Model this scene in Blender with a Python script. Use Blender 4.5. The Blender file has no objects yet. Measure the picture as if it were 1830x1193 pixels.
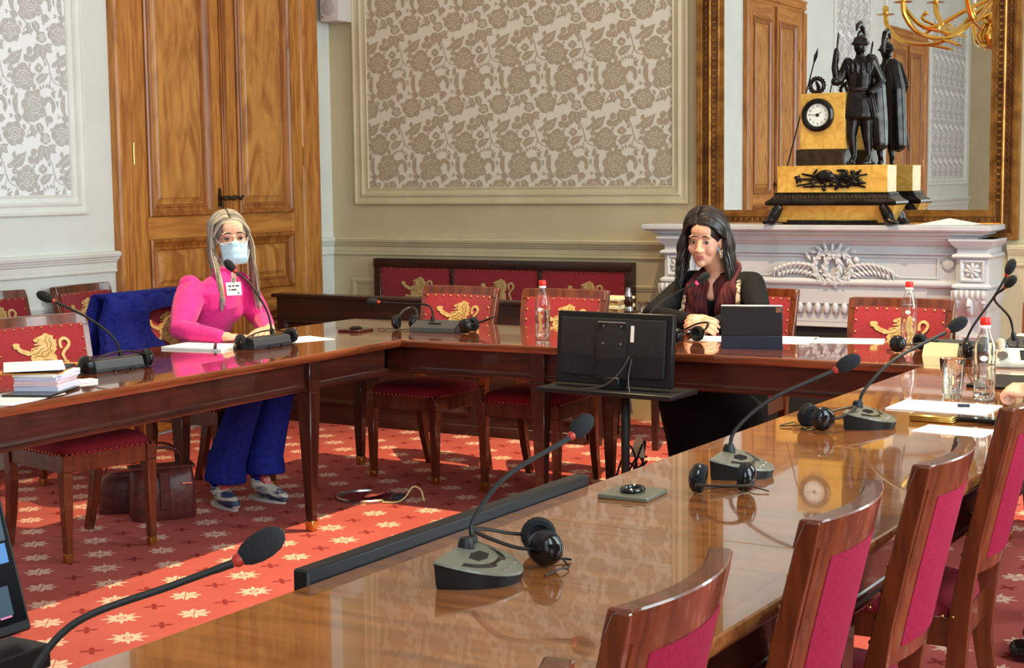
import bpy, bmesh, math, random
from mathutils import Vector as V, Matrix as M, Euler, noise as mnoise
S = bpy.context.scene
COL = S.collection
PI = math.pi
random.seed(7)

# ---------------------------------------------------------------- camera
F_PX = 2770.17
CAM_H = 1.455
pitch, roll, yaw = .0995143, -.01133025, -.52035948
_fw = V((math.sin(yaw)*math.cos(pitch), math.cos(yaw)*math.cos(pitch), -math.sin(pitch)))
_r0 = V((math.cos(yaw), -math.sin(yaw), 0)); _u0 = _r0.cross(_fw)
_r = math.cos(roll)*_r0 + math.sin(roll)*_u0
_u = -math.sin(roll)*_r0 + math.cos(roll)*_u0
cd = bpy.data.cameras.new('camera'); cam = bpy.data.objects.new('camera', cd); COL.objects.link(cam)
cd.sensor_fit = 'HORIZONTAL'; cd.sensor_width = 36; cd.lens = F_PX/1830*36
cd.clip_start = .05; cd.clip_end = 100
cam.matrix_world = M(((_r.x, _u.x, -_fw.x, 0), (_r.y, _u.y, -_fw.y, 0), (_r.z, _u.z, -_fw.z, CAM_H), (0, 0, 0, 1)))
S.camera = cam
S.view_settings.view_transform = 'Standard'; S.view_settings.look = 'None'
S.view_settings.gamma = 1; S.view_settings.use_curve_mapping = False
S.view_settings.exposure = EXPO = 0.4

# ---------------------------------------------------------------- world + lights
XL, YB, XR, YF, ZC = -6.216, 8.45, .80, -9.2, 5.2      # room: left, back, right, front walls, ceiling
w = bpy.data.worlds.new('world'); S.world = w; w.use_nodes = True
bg = w.node_tree.nodes['Background']; bg.inputs[0].default_value = (.75, .86, 1, 1); bg.inputs[1].default_value = 1.2
WINDOWS = [6.35, 3.2, .05, -3.1, -6.25]                 # centres of the windows along the right wall
def area(name, loc, rot, sx, sy, power, col):
    l = bpy.data.lights.new(name, 'AREA'); l.shape = 'RECTANGLE'; l.size = sx; l.size_y = sy
    l.energy = power; l.color = col
    o = bpy.data.objects.new(name, l); COL.objects.link(o); o.location = loc; o.rotation_euler = rot
    return o
for i, y in enumerate(WINDOWS):
    area('window_daylight', (XR-.02, y, 2.35), (0, -PI/2, 0)if 0 else (0, PI/2, 0), 3.1, 1.4, (110, 95, 84, 70, 60)[i], (.78, .95, .98))
LAMP = V((-2.75, 5.75, 5.02))
sl = bpy.data.lights.new('ceiling_spot_light', 'SPOT'); sl.energy = 1350; sl.color = (1, .76, .42); sl.spot_size = math.radians(80)
sl.spot_blend = .8; sl.shadow_soft_size = .04
so = bpy.data.objects.new('ceiling_spot_light', sl); COL.objects.link(so); so.location = LAMP

# ---------------------------------------------------------------- materials
def newmat(name):
    m = bpy.data.materials.new(name); m.use_nodes = True
    nt = m.node_tree; b = nt.nodes['Principled BSDF']
    return m, nt, b
def lin(c):
    return tuple(((x/255)/12.92 if x/255 <= .04045 else ((x/255+.055)/1.055)**2.4) for x in c)
def mat(name, c, c2=None, rough=.5, metal=0, coat=0, scale=8, stretch=(1, 1, 1), bump=0, bscale=None, detail=4,
        lo=.35, hi=.65, spec=.5, sheen=0, emis=None, es=0, trans=0, ior=1.45, dist=0, wobble=0):
    m, nt, b = newmat(name); N = nt.nodes; L = nt.links
    b.inputs['Roughness'].default_value = rough; b.inputs['Metallic'].default_value = metal
    b.inputs['Coat Weight'].default_value = coat; b.inputs['Coat Roughness'].default_value = .025
    b.inputs['Specular IOR Level'].default_value = spec; b.inputs['IOR'].default_value = ior
    b.inputs['Transmission Weight'].default_value = trans; b.inputs['Sheen Weight'].default_value = sheen
    b.inputs['Base Color'].default_value = (*c, 1)
    if emis: b.inputs['Emission Color'].default_value = (*emis, 1); b.inputs['Emission Strength'].default_value = es
    if c2 or bump:
        tc = N.new('ShaderNodeTexCoord'); mp = N.new('ShaderNodeMapping'); mp.inputs['Scale'].default_value = stretch
        L.new(tc.outputs['Object'], mp.inputs[0])
        no = N.new('ShaderNodeTexNoise'); no.inputs['Scale'].default_value = scale; no.inputs['Detail'].default_value = detail
        no.inputs['Distortion'].default_value = dist
        L.new(mp.outputs[0], no.inputs['Vector'])
        if c2:
            cr = N.new('ShaderNodeValToRGB'); cr.color_ramp.elements[0].position = lo; cr.color_ramp.elements[1].position = hi
            cr.color_ramp.elements[0].color = (*c, 1); cr.color_ramp.elements[1].color = (*c2, 1)
            L.new(no.outputs[0], cr.inputs[0]); L.new(cr.outputs[0], b.inputs['Base Color'])
        if bump:
            bn = N.new('ShaderNodeTexNoise'); bn.inputs['Scale'].default_value = bscale or scale; bn.inputs['Detail'].default_value = 3
            L.new(mp.outputs[0], bn.inputs['Vector'])
            bp = N.new('ShaderNodeBump'); bp.inputs['Strength'].default_value = bump; bp.inputs['Distance'].default_value = .01
            L.new(bn.outputs[0], bp.inputs['Height']); L.new(bp.outputs[0], b.inputs['Normal'])
    return m
def L3(*c): return lin(c)
def wood(name, c, c2, axis='X', rough=.3, coat=0, scale=6, spec=.5):
    st = {'X': (.12, 1, 1), 'Y': (1, .12, 1), 'Z': (1, 1, .1)}[axis]
    return mat(name, c, c2, rough=rough, coat=coat, scale=scale, stretch=tuple(4*s for s in st), detail=6, dist=.8, spec=spec)

MT = {}
MT['plaster_w'] = mat('white_plaster', L3(226, 226, 218), L3(219, 220, 212), rough=.7, scale=3, bump=.03, bscale=90)
MT['plaster_b'] = mat('beige_plaster', L3(202, 184, 147), L3(195, 176, 139), rough=.7, scale=3, bump=.03, bscale=90)  # white wall paint with the end walls' weaker, warmer light tinted in
MT['mould_w'] = mat('white_moulding', L3(233, 232, 224), L3(226, 225, 216), rough=.45, scale=6)
MT['mould_b'] = mat('cream_moulding', L3(212, 196, 160), L3(203, 186, 149), rough=.45, scale=6)  # white moulding again, warm dim light put into its colour
MT['paper_w'] = mat('pale_wallpaper', L3(244, 244, 242), rough=.55)
MT['paper_wm'] = mat('grey_damask', L3(188, 182, 175), L3(202, 196, 190), rough=.8, scale=60)
MT['paper_b'] = mat('cream_wallpaper', L3(226, 214, 194), rough=.55)  # pale wallpaper toned down by the warm light painted into it
MT['paper_bm'] = mat('taupe_damask', L3(172, 150, 122), L3(184, 162, 136), rough=.8, scale=60)  # grey motif browned to carry the same painted lamplight
MT['ceil'] = mat('ceiling_plaster', L3(238, 234, 224), L3(230, 226, 216), rough=.8, scale=3)
OAKC, OAKD = L3(204, 136, 62), L3(160, 94, 36)
MT['oakZ'] = wood('honey_oak_upright', OAKC, OAKD, 'Z', .38, .15, 9)
MT['oakY'] = wood('honey_oak_crosswise', OAKC, OAKD, 'Y', .38, .15, 5)
MT['oakP'] = mat('flamed_oak_panel', L3(206, 142, 70), L3(160, 96, 40), rough=.4, coat=.15, scale=2.2, stretch=(4, 3, .9), detail=5, dist=2.2)
MT['oakM'] = wood('dark_oak_moulding', L3(176, 108, 46), L3(132, 72, 24), 'Z', .32, .25, 6)
MT['mahX'] = wood('polished_mahogany_lengthwise', L3(126, 66, 34), L3(86, 40, 20), 'X', .12, 1, 5)
MT['mahY'] = wood('polished_mahogany_sidewise', L3(126, 66, 34), L3(86, 40, 20), 'Y', .12, 1, 5)
MT['mahR'] = wood('figured_mahogany_veneer', L3(162, 99, 53), L3(126, 72, 35), 'Y', .12, 1, 7)
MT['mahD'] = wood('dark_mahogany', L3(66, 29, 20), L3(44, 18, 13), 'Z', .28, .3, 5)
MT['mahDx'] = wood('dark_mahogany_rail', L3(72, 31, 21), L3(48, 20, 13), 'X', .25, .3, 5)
MT['chairw'] = wood('chair_mahogany', L3(110, 50, 24), L3(76, 31, 15), 'Z', .25, .4, 6)
MT['bench'] = wood('dark_bench_wood', L3(62, 32, 24), L3(42, 20, 15), 'X', .35, .2, 5)
MT['brass'] = mat('brass', L3(200, 160, 90), rough=.28, metal=1)
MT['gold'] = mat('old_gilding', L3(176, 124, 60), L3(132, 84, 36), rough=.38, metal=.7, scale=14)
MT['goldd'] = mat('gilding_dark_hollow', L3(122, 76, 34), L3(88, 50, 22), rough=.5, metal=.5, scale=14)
MT['red'] = mat('crimson_upholstery', L3(148, 21, 35), L3(136, 15, 29), rough=.85, scale=120, bump=.12, sheen=.3)
MT['redback'] = mat('raspberry_back_cloth', L3(146, 20, 56), L3(132, 16, 48), rough=.9, scale=120, bump=.1, spec=.2)  # crimson upholstery with cool window light mixed into the hue
MT['redseat'] = mat('burgundy_seat_cloth', L3(132, 20, 40), L3(118, 14, 32), rough=.9, scale=120, bump=.1)
MT['lion'] = mat('golden_embroidery', L3(214, 180, 122), L3(194, 154, 92), rough=.6, scale=50, bump=.3, bscale=160)
MT['liond'] = mat('brown_embroidery_thread', L3(150, 100, 44), rough=.7)
MT['marble'] = mat('white_marble', L3(196, 194, 197), L3(178, 176, 181), rough=.32, scale=2.5, dist=1.5, detail=6, lo=.45, hi=.8)
MT['giallo'] = mat('yellow_siena_marble', L3(226, 176, 84), L3(196, 138, 56), rough=.25, scale=9, dist=2.5, detail=6, lo=.4, hi=.75)
MT['bronze'] = mat('dark_patinated_bronze', L3(58, 54, 52), L3(38, 35, 35), rough=.26, metal=.85, scale=20)
MT['bronzem'] = mat('brown_bronze_band', L3(72, 54, 36), L3(50, 38, 26), rough=.4, metal=.5, scale=30)
MT['mirror'] = mat('silvered_glass', (.93, .94, .93), rough=.0, metal=1)
MT['black'] = mat('black_plastic', L3(22, 22, 24), rough=.45, spec=.35)
MT['blackg'] = mat('glossy_black_plastic', L3(16, 16, 18), rough=.12)
MT['blackm'] = mat('matt_black_foam', L3(22, 23, 27), rough=.95, bump=.5, scale=400)
MT['grey'] = mat('charcoal_plastic', L3(52, 54, 58), rough=.45)
MT['taupe'] = mat('grey_green_plastic', L3(104, 102, 88), rough=.35, coat=.2)
MT['redled'] = mat('red_ring_plastic', L3(160, 40, 34), rough=.4)
MT['redon'] = mat('lit_red_ring', L3(230, 20, 60), rough=.4, emis=(1, .03, .12), es=2.2)
MT['white'] = mat('white_paper', L3(240, 240, 238), rough=.7)
MT['ink'] = mat('printed_ink', L3(70, 70, 74), rough=.8)
MT['steel'] = mat('brushed_steel', L3(180, 180, 182), rough=.3, metal=1)
MT['chrome'] = mat('chrome', L3(220, 220, 222), rough=.1, metal=1)
def glassmat(name, c=(1, 1, 1), rough=0, ior=1.45):
    return mat(name, c, rough=rough, trans=1, ior=ior)
MT['glass'] = glassmat('clear_glass', (.97, .99, .98))
MT['water'] = glassmat('water', (.96, .98, .98), ior=1.33)
MT['winglass'] = glassmat('window_glass', (.95, .98, 1), ior=1.02)

# ---------------------------------------------------------------- mesh builder
class MB:
    def __init__(s): s.v = []; s.f = []; s.mi = []
    def add(s, vs, fs, mi=0, X=None):
        o = len(s.v)
        s.v += [tuple(X @ V(v)) for v in vs] if X is not None else [tuple(v) for v in vs]
        s.f += [tuple(i+o for i in f) for f in fs]; s.mi += [mi]*len(fs)
        return s
    def box(s, x0, x1, y0, y1, z0, z1, mi=0, X=None):
        return s.add([(x0, y0, z0), (x1, y0, z0), (x1, y1, z0), (x0, y1, z0), (x0, y0, z1), (x1, y0, z1), (x1, y1, z1), (x0, y1, z1)],
                     [(0, 3, 2, 1), (4, 5, 6, 7), (0, 1, 5, 4), (1, 2, 6, 5), (2, 3, 7, 6), (3, 0, 4, 7)], mi, X)
    def taper(s, c0, w0, d0, c1, w1, d1, mi=0, X=None):       # square post from c0 to c1 (z along)
        v = []
        for c, w_, d_ in ((c0, w0, d0), (c1, w1, d1)):
            for a, b in ((-1, -1), (1, -1), (1, 1), (-1, 1)): v.append((c[0]+a*w_/2, c[1]+b*d_/2, c[2]))
        return s.add(v, [(3, 2, 1, 0), (4, 5, 6, 7), (0, 1, 5, 4), (1, 2, 6, 5), (2, 3, 7, 6), (3, 0, 4, 7)], mi, X)
    def prism(s, poly, a, b, X=None, mi=0):                    # poly (x,y) extruded in z a..b
        n = len(poly)
        ar = sum(poly[i][0]*poly[(i+1) % n][1]-poly[(i+1) % n][0]*poly[i][1] for i in range(n))
        if ar < 0: poly = poly[::-1]
        vs = [(p[0], p[1], a) for p in poly]+[(p[0], p[1], b) for p in poly]
        fs = [tuple(range(n-1, -1, -1)), tuple(range(n, 2*n))]+[(i, (i+1) % n, n+(i+1) % n, n+i) for i in range(n)]
        return s.add(vs, fs, mi, X)
    def flat(s, poly, z=0, X=None, mi=0):
        n = len(poly)
        ar = sum(poly[i][0]*poly[(i+1) % n][1]-poly[(i+1) % n][0]*poly[i][1] for i in range(n))
        if ar < 0: poly = poly[::-1]
        return s.add([(p[0], p[1], z) for p in poly], [tuple(range(n))], mi, X)
    def loft(s, rings, cap=True, closed=False, mi=0, X=None):
        n = len(rings[0]); vs = [p for r in rings for p in r]; fs = []
        R = len(rings)
        for i in range(R if closed else R-1):
            a, b = i*n, ((i+1) % R)*n
            for j in range(n):
                k = (j+1) % n; fs.append((a+j, a+k, b+k, b+j))
        if cap and not closed:
            fs.append(tuple(range(n-1, -1, -1))); fs.append(tuple((R-1)*n+j for j in range(n)))
        return s.add(vs, fs, mi, X)
    def tube(s, pts, r, n=8, cap=True, closed=False, mi=0, X=None, flat=1.0, up=None):
        pts = [V(p) for p in pts]; m = len(pts)
        rs = r if isinstance(r, (list, tuple)) else [r]*m
        rings = []; t0 = None; nrm = None
        for i in range(m):
            if closed: t = (pts[(i+1) % m]-pts[i-1])
            else: t = pts[min(i+1, m-1)]-pts[max(i-1, 0)]
            if t.length < 1e-9: t = V((0, 0, 1))
            t.normalize()
            if nrm is None:
                a = V(up) if up else (V((0, 0, 1)) if abs(t.z) < .9 else V((1, 0, 0)))
                nrm = (a-t*a.dot(t)).normalized()
            else:
                q = t0.rotation_difference(t); nrm = (q @ nrm); nrm = (nrm-t*nrm.dot(t)).normalized()
            b = t.cross(nrm); t0 = t
            rings.append([tuple(pts[i]+rs[i]*(math.cos(2*PI*j/n)*nrm*flat+math.sin(2*PI*j/n)*b)) for j in range(n)])
        return s.loft(rings, cap, closed, mi, X)
    def lathe(s, prof, n=20, X=None, mi=0, cap=True):         # prof (r,z)
        rings = [[(r*math.cos(2*PI*j/n), r*math.sin(2*PI*j/n), z) for j in range(n)] for r, z in prof]
        return s.loft(rings, cap, False, mi, X)
    def ell(s, c, r, X=None, nu=14, nv=9, mi=0, rot=None):
        R = rot.to_matrix() if isinstance(rot, Euler) else (rot or M.Identity(3))
        vs = []; fs = []
        for i in range(1, nv):
            t = PI*i/nv
            for j in range(nu):
                p = 2*PI*j/nu
                q = R @ V((r[0]*math.sin(t)*math.cos(p), r[1]*math.sin(t)*math.sin(p), r[2]*math.cos(t)))
                vs.append((c[0]+q.x, c[1]+q.y, c[2]+q.z))
        top = R @ V((0, 0, r[2])); vs.append((c[0]+top.x, c[1]+top.y, c[2]+top.z)); vs.append((c[0]-top.x, c[1]-top.y, c[2]-top.z))
        T, B = len(vs)-2, len(vs)-1
        for i in range(nv-2):
            for j in range(nu):
                k = (j+1) % nu; fs.append((i*nu+j, (i+1)*nu+j, (i+1)*nu+k, i*nu+k))
        for j in range(nu):
            k = (j+1) % nu; fs.append((T, j, k)); fs.append((B, (nv-2)*nu+k, (nv-2)*nu+j))
        return s.add(vs, fs, mi, X)
    def mesh(s, name, mats, bevel=0, seg=1, smooth=40):
        me = bpy.data.meshes.new(name); me.from_pydata(s.v, [], s.f)
        if not isinstance(mats, (list, tuple)): mats = [mats]
        for m_ in mats: me.materials.append(MT[m_] if isinstance(m_, str) else m_)
        if len(mats) > 1: me.polygons.foreach_set('material_index', s.mi)
        if bevel:
            bm = bmesh.new(); bm.from_mesh(me)
            es = [e for e in bm.edges if len(e.link_faces) == 2 and e.calc_face_angle(0) > .5]
            bmesh.ops.bevel(bm, geom=es, offset=bevel, segments=seg, affect='EDGES', profile=.6, clamp_overlap=True)
            bm.to_mesh(me); bm.free()
        me.update()
        if smooth:
            me.shade_smooth(); me.set_sharp_from_angle(angle=math.radians(smooth))
        return me
    def build(s, name, mats, parent=None, **k):
        return link(name, s.mesh(name, mats, **k), parent)
def link(name, me, parent=None):
    o = bpy.data.objects.new(name, me); COL.objects.link(o)
    if parent is not None: o.parent = parent
    return o
def tag(o, label, cat, group=None):
    o['label'] = label; o['category'] = cat
    if group: o['group'] = group
    return o
def thing(name, label, cat, loc=(0, 0, 0), rz=0, group=None, rot=None):
    o = bpy.data.objects.new(name, None); COL.objects.link(o); o.location = loc
    o.rotation_euler = rot or (0, 0, rz); o.empty_display_size = .1
    return tag(o, label, cat, group)
def struct(o): o['kind'] = 'structure'; return o
def copy_tree(o, parent=None):
    c = o.copy(); COL.objects.link(c); c.parent = parent
    for ch in list(o.children): copy_tree(ch, c)
    return c
def TR(x, y, z): return M.Translation((x, y, z))
def RX(a): return M.Rotation(a, 4, 'X')
def RY(a): return M.Rotation(a, 4, 'Y')
def RZ(a): return M.Rotation(a, 4, 'Z')
def SC(x, y, z): return M.Diagonal((x, y, z, 1))
def bez(ps, n=12):                                              # Catmull-Rom through points
    ps = [V(p) for p in ps]; out = []
    P = [ps[0]*2-ps[1]]+ps+[ps[-1]*2-ps[-2]]
    for i in range(1, len(P)-2):
        for j in range(n):
            t = j/n; a, b, c, d = P[i-1:i+3]
            out.append(.5*((2*b)+(c-a)*t+(2*a-5*b+4*c-d)*t*t+(3*b-a-3*c+d)*t**3))
    out.append(ps[-1]); return out
def bez2(ps, n=8): return [(p.x, p.y) for p in bez([(a, b, 0) for a, b in ps], n)]
WL = M(((0, 0, 1, XL), (1, 0, 0, 0), (0, 1, 0, 0), (0, 0, 0, 1)))        # (u,v,h) on left wall: u=Y, v=Z, h out (+X)
WB = M(((1, 0, 0, 0), (0, 0, -1, YB), (0, 1, 0, 0), (0, 0, 0, 1)))       # back wall: u=X, v=Z, h toward -Y
WF = M(((-1, 0, 0, 0), (0, 0, 1, YF), (0, 1, 0, 0), (0, 0, 0, 1)))       # front wall (behind camera): u=-X
# ================================================================ ROOM
def carpet_mat():
    m, nt, b = newmat('red_carpet_with_woven_stars'); N = nt.nodes; L = nt.links
    def mth(op, a, c=None, d=None):
        n = N.new('ShaderNodeMath'); n.operation = op
        for i, x in enumerate((a, c, d)):
            if x is None: continue
            if isinstance(x, (int, float)): n.inputs[i].default_value = x
            else: L.new(x, n.inputs[i])
        return n.outputs[0]
    tc = N.new('ShaderNodeTexCoord'); sp = N.new('ShaderNodeSeparateXYZ'); L.new(tc.outputs['Object'], sp.inputs[0])
    u = mth('DIVIDE', mth('ADD', sp.outputs[0], 3.868), .181); v = mth('DIVIDE', mth('SUBTRACT', sp.outputs[1], 3.925), .159)
    iu = mth('ROUND', u); iv = mth('ROUND', v)
    lx = mth('MULTIPLY', mth('SUBTRACT', u, iu), .181); ly = mth('MULTIPLY', mth('SUBTRACT', v, iv), .159)
    ty = mth('FLOORED_MODULO', mth('ADD', iu, iv), 4)
    d = mth('SQRT', mth('ADD', mth('MULTIPLY', lx, lx), mth('MULTIPLY', ly, ly)))
    th = mth('ARCTAN2', ly, lx)
    ca = mth('ABSOLUTE', mth('COSINE', mth('MULTIPLY', th, 4)))
    c8 = mth('ABSOLUTE', mth('COSINE', mth('MULTIPLY', th, 8)))
    c2 = mth('ABSOLUTE', mth('SINE', mth('MULTIPLY', th, 2)))
    ra = mth('ADD', mth('ADD', .026, mth('MULTIPLY', mth('POWER', ca, 1.5), .02)), mth('MULTIPLY', mth('POWER', c8, 2), .022))
    rb = mth('ADD', .03, mth('MULTIPLY', ca, .026))
    rd = mth('ADD', .011, mth('MULTIPLY', mth('POWER', c2, 2.2), .027))
    tA = mth('LESS_THAN', ty, .5); tB = mth('LESS_THAN', mth('ABSOLUTE', mth('SUBTRACT', ty, 2)), .5)
    tD = mth('SUBTRACT', 1, mth('ADD', tA, tB))
    mA = mth('MULTIPLY', tA, mth('LESS_THAN', d, ra))
    ring = mth('MULTIPLY', mth('GREATER_THAN', d, .010), mth('LESS_THAN', d, mth('ADD', .013, mth('MULTIPLY', ca, .006))))
    mA = mth('MULTIPLY', mA, mth('SUBTRACT', 1, ring))
    gap = mth('LESS_THAN', mth('ABSOLUTE', mth('SUBTRACT', mth('ABSOLUTE', lx), mth('MULTIPLY', mth('ABSOLUTE', ly), .8))), .0025)
    mB = mth('MULTIPLY', mth('MULTIPLY', tB, mth('LESS_THAN', d, rb)), mth('SUBTRACT', 1, gap))
    light = mth('MAXIMUM', mA, mB); dark = mth('MULTIPLY', tD, mth('LESS_THAN', d, rd))
    no = N.new('ShaderNodeTexNoise'); no.inputs['Scale'].default_value = 3.2; no.inputs['Detail'].default_value = 5
    L.new(tc.outputs['Object'], no.inputs['Vector'])
    fi = N.new('ShaderNodeTexNoise'); fi.inputs['Scale'].default_value = 420; L.new(tc.outputs['Object'], fi.inputs['Vector'])
    cr = N.new('ShaderNodeValToRGB'); cr.color_ramp.elements[0].position = .3; cr.color_ramp.elements[1].position = .7
    cr.color_ramp.elements[0].color = (*L3(172, 80, 72), 1); cr.color_ramp.elements[1].color = (*L3(182, 90, 82), 1)
    L.new(no.outputs[0], cr.inputs[0])
    def mix(f, a, c):
        n = N.new('ShaderNodeMix'); n.data_type = 'RGBA'; L.new(f, n.inputs[0]); L.new(a, n.inputs[6]); n.inputs[7].default_value = (*c, 1)
        return n.outputs[2]
    c = mix(dark, cr.outputs[0], L3(136, 48, 46)); c = mix(light, c, L3(222, 178, 156))
    L.new(c, b.inputs['Base Color'])
    b.inputs['Roughness'].default_value = .95; b.inputs['Specular IOR Level'].default_value = .1
    bp = N.new('ShaderNodeBump'); bp.inputs['Strength'].default_value = .35; bp.inputs['Distance'].default_value = .004
    L.new(fi.outputs[0], bp.inputs['Height']); L.new(bp.outputs[0], b.inputs['Normal'])
    return m
MT['carpet'] = carpet_mat()
struct(MB().box(XL-.2, XR+.2, YF-.2, YB+.2, -.2, 0).build('floor', 'carpet', smooth=0))
struct(MB().box(XL-.2, XR+.2, YF-.2, YB+.2, ZC, ZC+.2).build('ceiling', 'ceil', smooth=0))
wall_left = struct(MB().box(XL-.2, XL, YF-.2, YB+.2, 0, ZC).build('wall_left', 'plaster_w', smooth=0))
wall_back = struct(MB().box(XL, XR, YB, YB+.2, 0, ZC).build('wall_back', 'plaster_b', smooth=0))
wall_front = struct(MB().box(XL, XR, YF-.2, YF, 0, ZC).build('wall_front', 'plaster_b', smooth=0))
# right wall with window openings
b = MB(); ys = [YF-.2]
for y in sorted(WINDOWS): ys += [y-.75, y+.75]
ys.append(YB+.2)
for i in range(0, len(ys), 2): b.box(XR, XR+.25, ys[i], ys[i+1], 0, ZC)
for y in WINDOWS:
    b.box(XR, XR+.25, y-.75, y+.75, 0, .75); b.box(XR, XR+.25, y-.75, y+.75, 3.95, ZC)
struct(b.build('wall_right', 'plaster_w', smooth=0))
for i, y in enumerate(WINDOWS):
    wn = bpy.data.objects.new('window_%d' % (i+1), None); COL.objects.link(wn); wn.location = (XR+.1, y, .75); struct(wn)
    f = MB(); W2 = .75
    f.box(-.04, .04, -W2, -W2+.07, 0, 3.2); f.box(-.04, .04, W2-.07, W2, 0, 3.2); f.box(-.04, .04, -W2, W2, 0, .08); f.box(-.04, .04, -W2, W2, 3.12, 3.2)
    f.box(-.035, .035, -.04, .04, .08, 3.12); f.box(-.03, .03, -W2, W2, 2.2, 2.26)
    f.build('window_frame', 'mould_w', wn, bevel=.006)
    for a, c in ((-.68, -.04), (.04, .68)):
        for z0, z1 in ((.08, 2.2), (2.26, 3.12)): MB().box(-.004, .004, a, c, z0, z1).build('pane', 'winglass', wn, smooth=0)

# --- moulded frames on walls
def frame_mould(b, u0, u1, v0, v1, prof, X, mi=0):
    rings = [[(u0+d, v0+d, h), (u1-d, v0+d, h), (u1-d, v1-d, h), (u0+d, v1-d, h)] for d, h in prof]
    b.loft(rings, cap=False, mi=mi, X=X)
def run(b, u0, u1, prof, X, mi=0):                       # prof (v,h) from bottom to top, extruded along u
    b.loft([[(u0, v, h) for v, h in prof], [(u1, v, h) for v, h in prof]], cap=True, mi=mi, X=X)
PANEL = [(0, 0), (0, .020), (.006, .026), (.016, .026), (.020, .018), (.045, .014), (.058, .022), (.066, .022), (.070, .010), (.095, .006), (.100, .011), (.106, .011), (.110, .003)]
SMALL = [(0, 0), (0, .012), (.006, .016), (.016, .014), (.026, .006), (.030, .008), (.034, .002)]
RAIL = [(.965, 0), (.965, .010), (.972, .016), (.982, .016), (.986, .008), (.992, .012), (1.020, .014), (1.030, .024), (1.036, .024), (1.040, .034), (1.050, .038), (1.056, .046), (1.072, .050), (1.082, .040), (1.084, 0)]
BASE = [(0, 0), (0, .03), (.16, .03), (.17, .022), (.19, .02), (.20, .01), (.205, 0)]
L_PANELS = [(2.35, 6.20), (-3.75, -2.1), (-8.95, -6.65)]
B_PANELS = [(-6.021, -3.631), (-1.60, .55)]
trim_n = [0]
def trim(b, m, **k):
    trim_n[0] += 1; return struct(b.build('trim_%d' % trim_n[0], m, **k))
for a, c in L_PANELS:
    b = MB(); frame_mould(b, a, c, 1.29, 3.9, PANEL, WL); trim(b, 'mould_w', smooth=30)
    b = MB(); frame_mould(b, a, c, .28, .81, SMALL, WL); trim(b, 'mould_w', smooth=30)
for a, c in B_PANELS:
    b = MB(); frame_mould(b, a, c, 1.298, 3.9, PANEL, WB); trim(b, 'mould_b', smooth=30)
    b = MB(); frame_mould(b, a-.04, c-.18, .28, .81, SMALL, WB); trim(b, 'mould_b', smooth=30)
b = MB(); frame_mould(b, .4, 5.6, 1.298, 3.9, PANEL, WF); trim(b, 'mould_b', smooth=30)
DOORS = [(6.405, 8.25), (-.95, .95), (-6.4, -4.45)]
Lruns = [(YB, 8.25), (6.42, .95), (-.95, -4.45), (-6.4, YF)]
b = MB()
for a, c in Lruns: run(b, c, a, RAIL, WL)
trim(b, 'mould_w', smooth=25)
b = MB()
for a, c in Lruns: run(b, c, a, BASE, WL)
struct(b.build('baseboard_left', 'mould_w', smooth=25))
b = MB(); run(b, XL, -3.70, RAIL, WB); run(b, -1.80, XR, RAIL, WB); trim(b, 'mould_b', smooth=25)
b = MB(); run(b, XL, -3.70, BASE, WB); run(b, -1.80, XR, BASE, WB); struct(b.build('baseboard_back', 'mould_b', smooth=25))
CORN = [(4.75, 0), (4.75, .03), (4.8, .05), (4.85, .05), (4.9, .1), (5.0, .22), (5.1, .3), (5.2, .32), (5.2, 0)]
b = MB(); run(b, YF, YB, CORN, WL); trim(b, 'mould_w', smooth=30)
b = MB(); run(b, XL, XR, CORN, WB); trim(b, 'mould_b', smooth=30)

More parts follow.
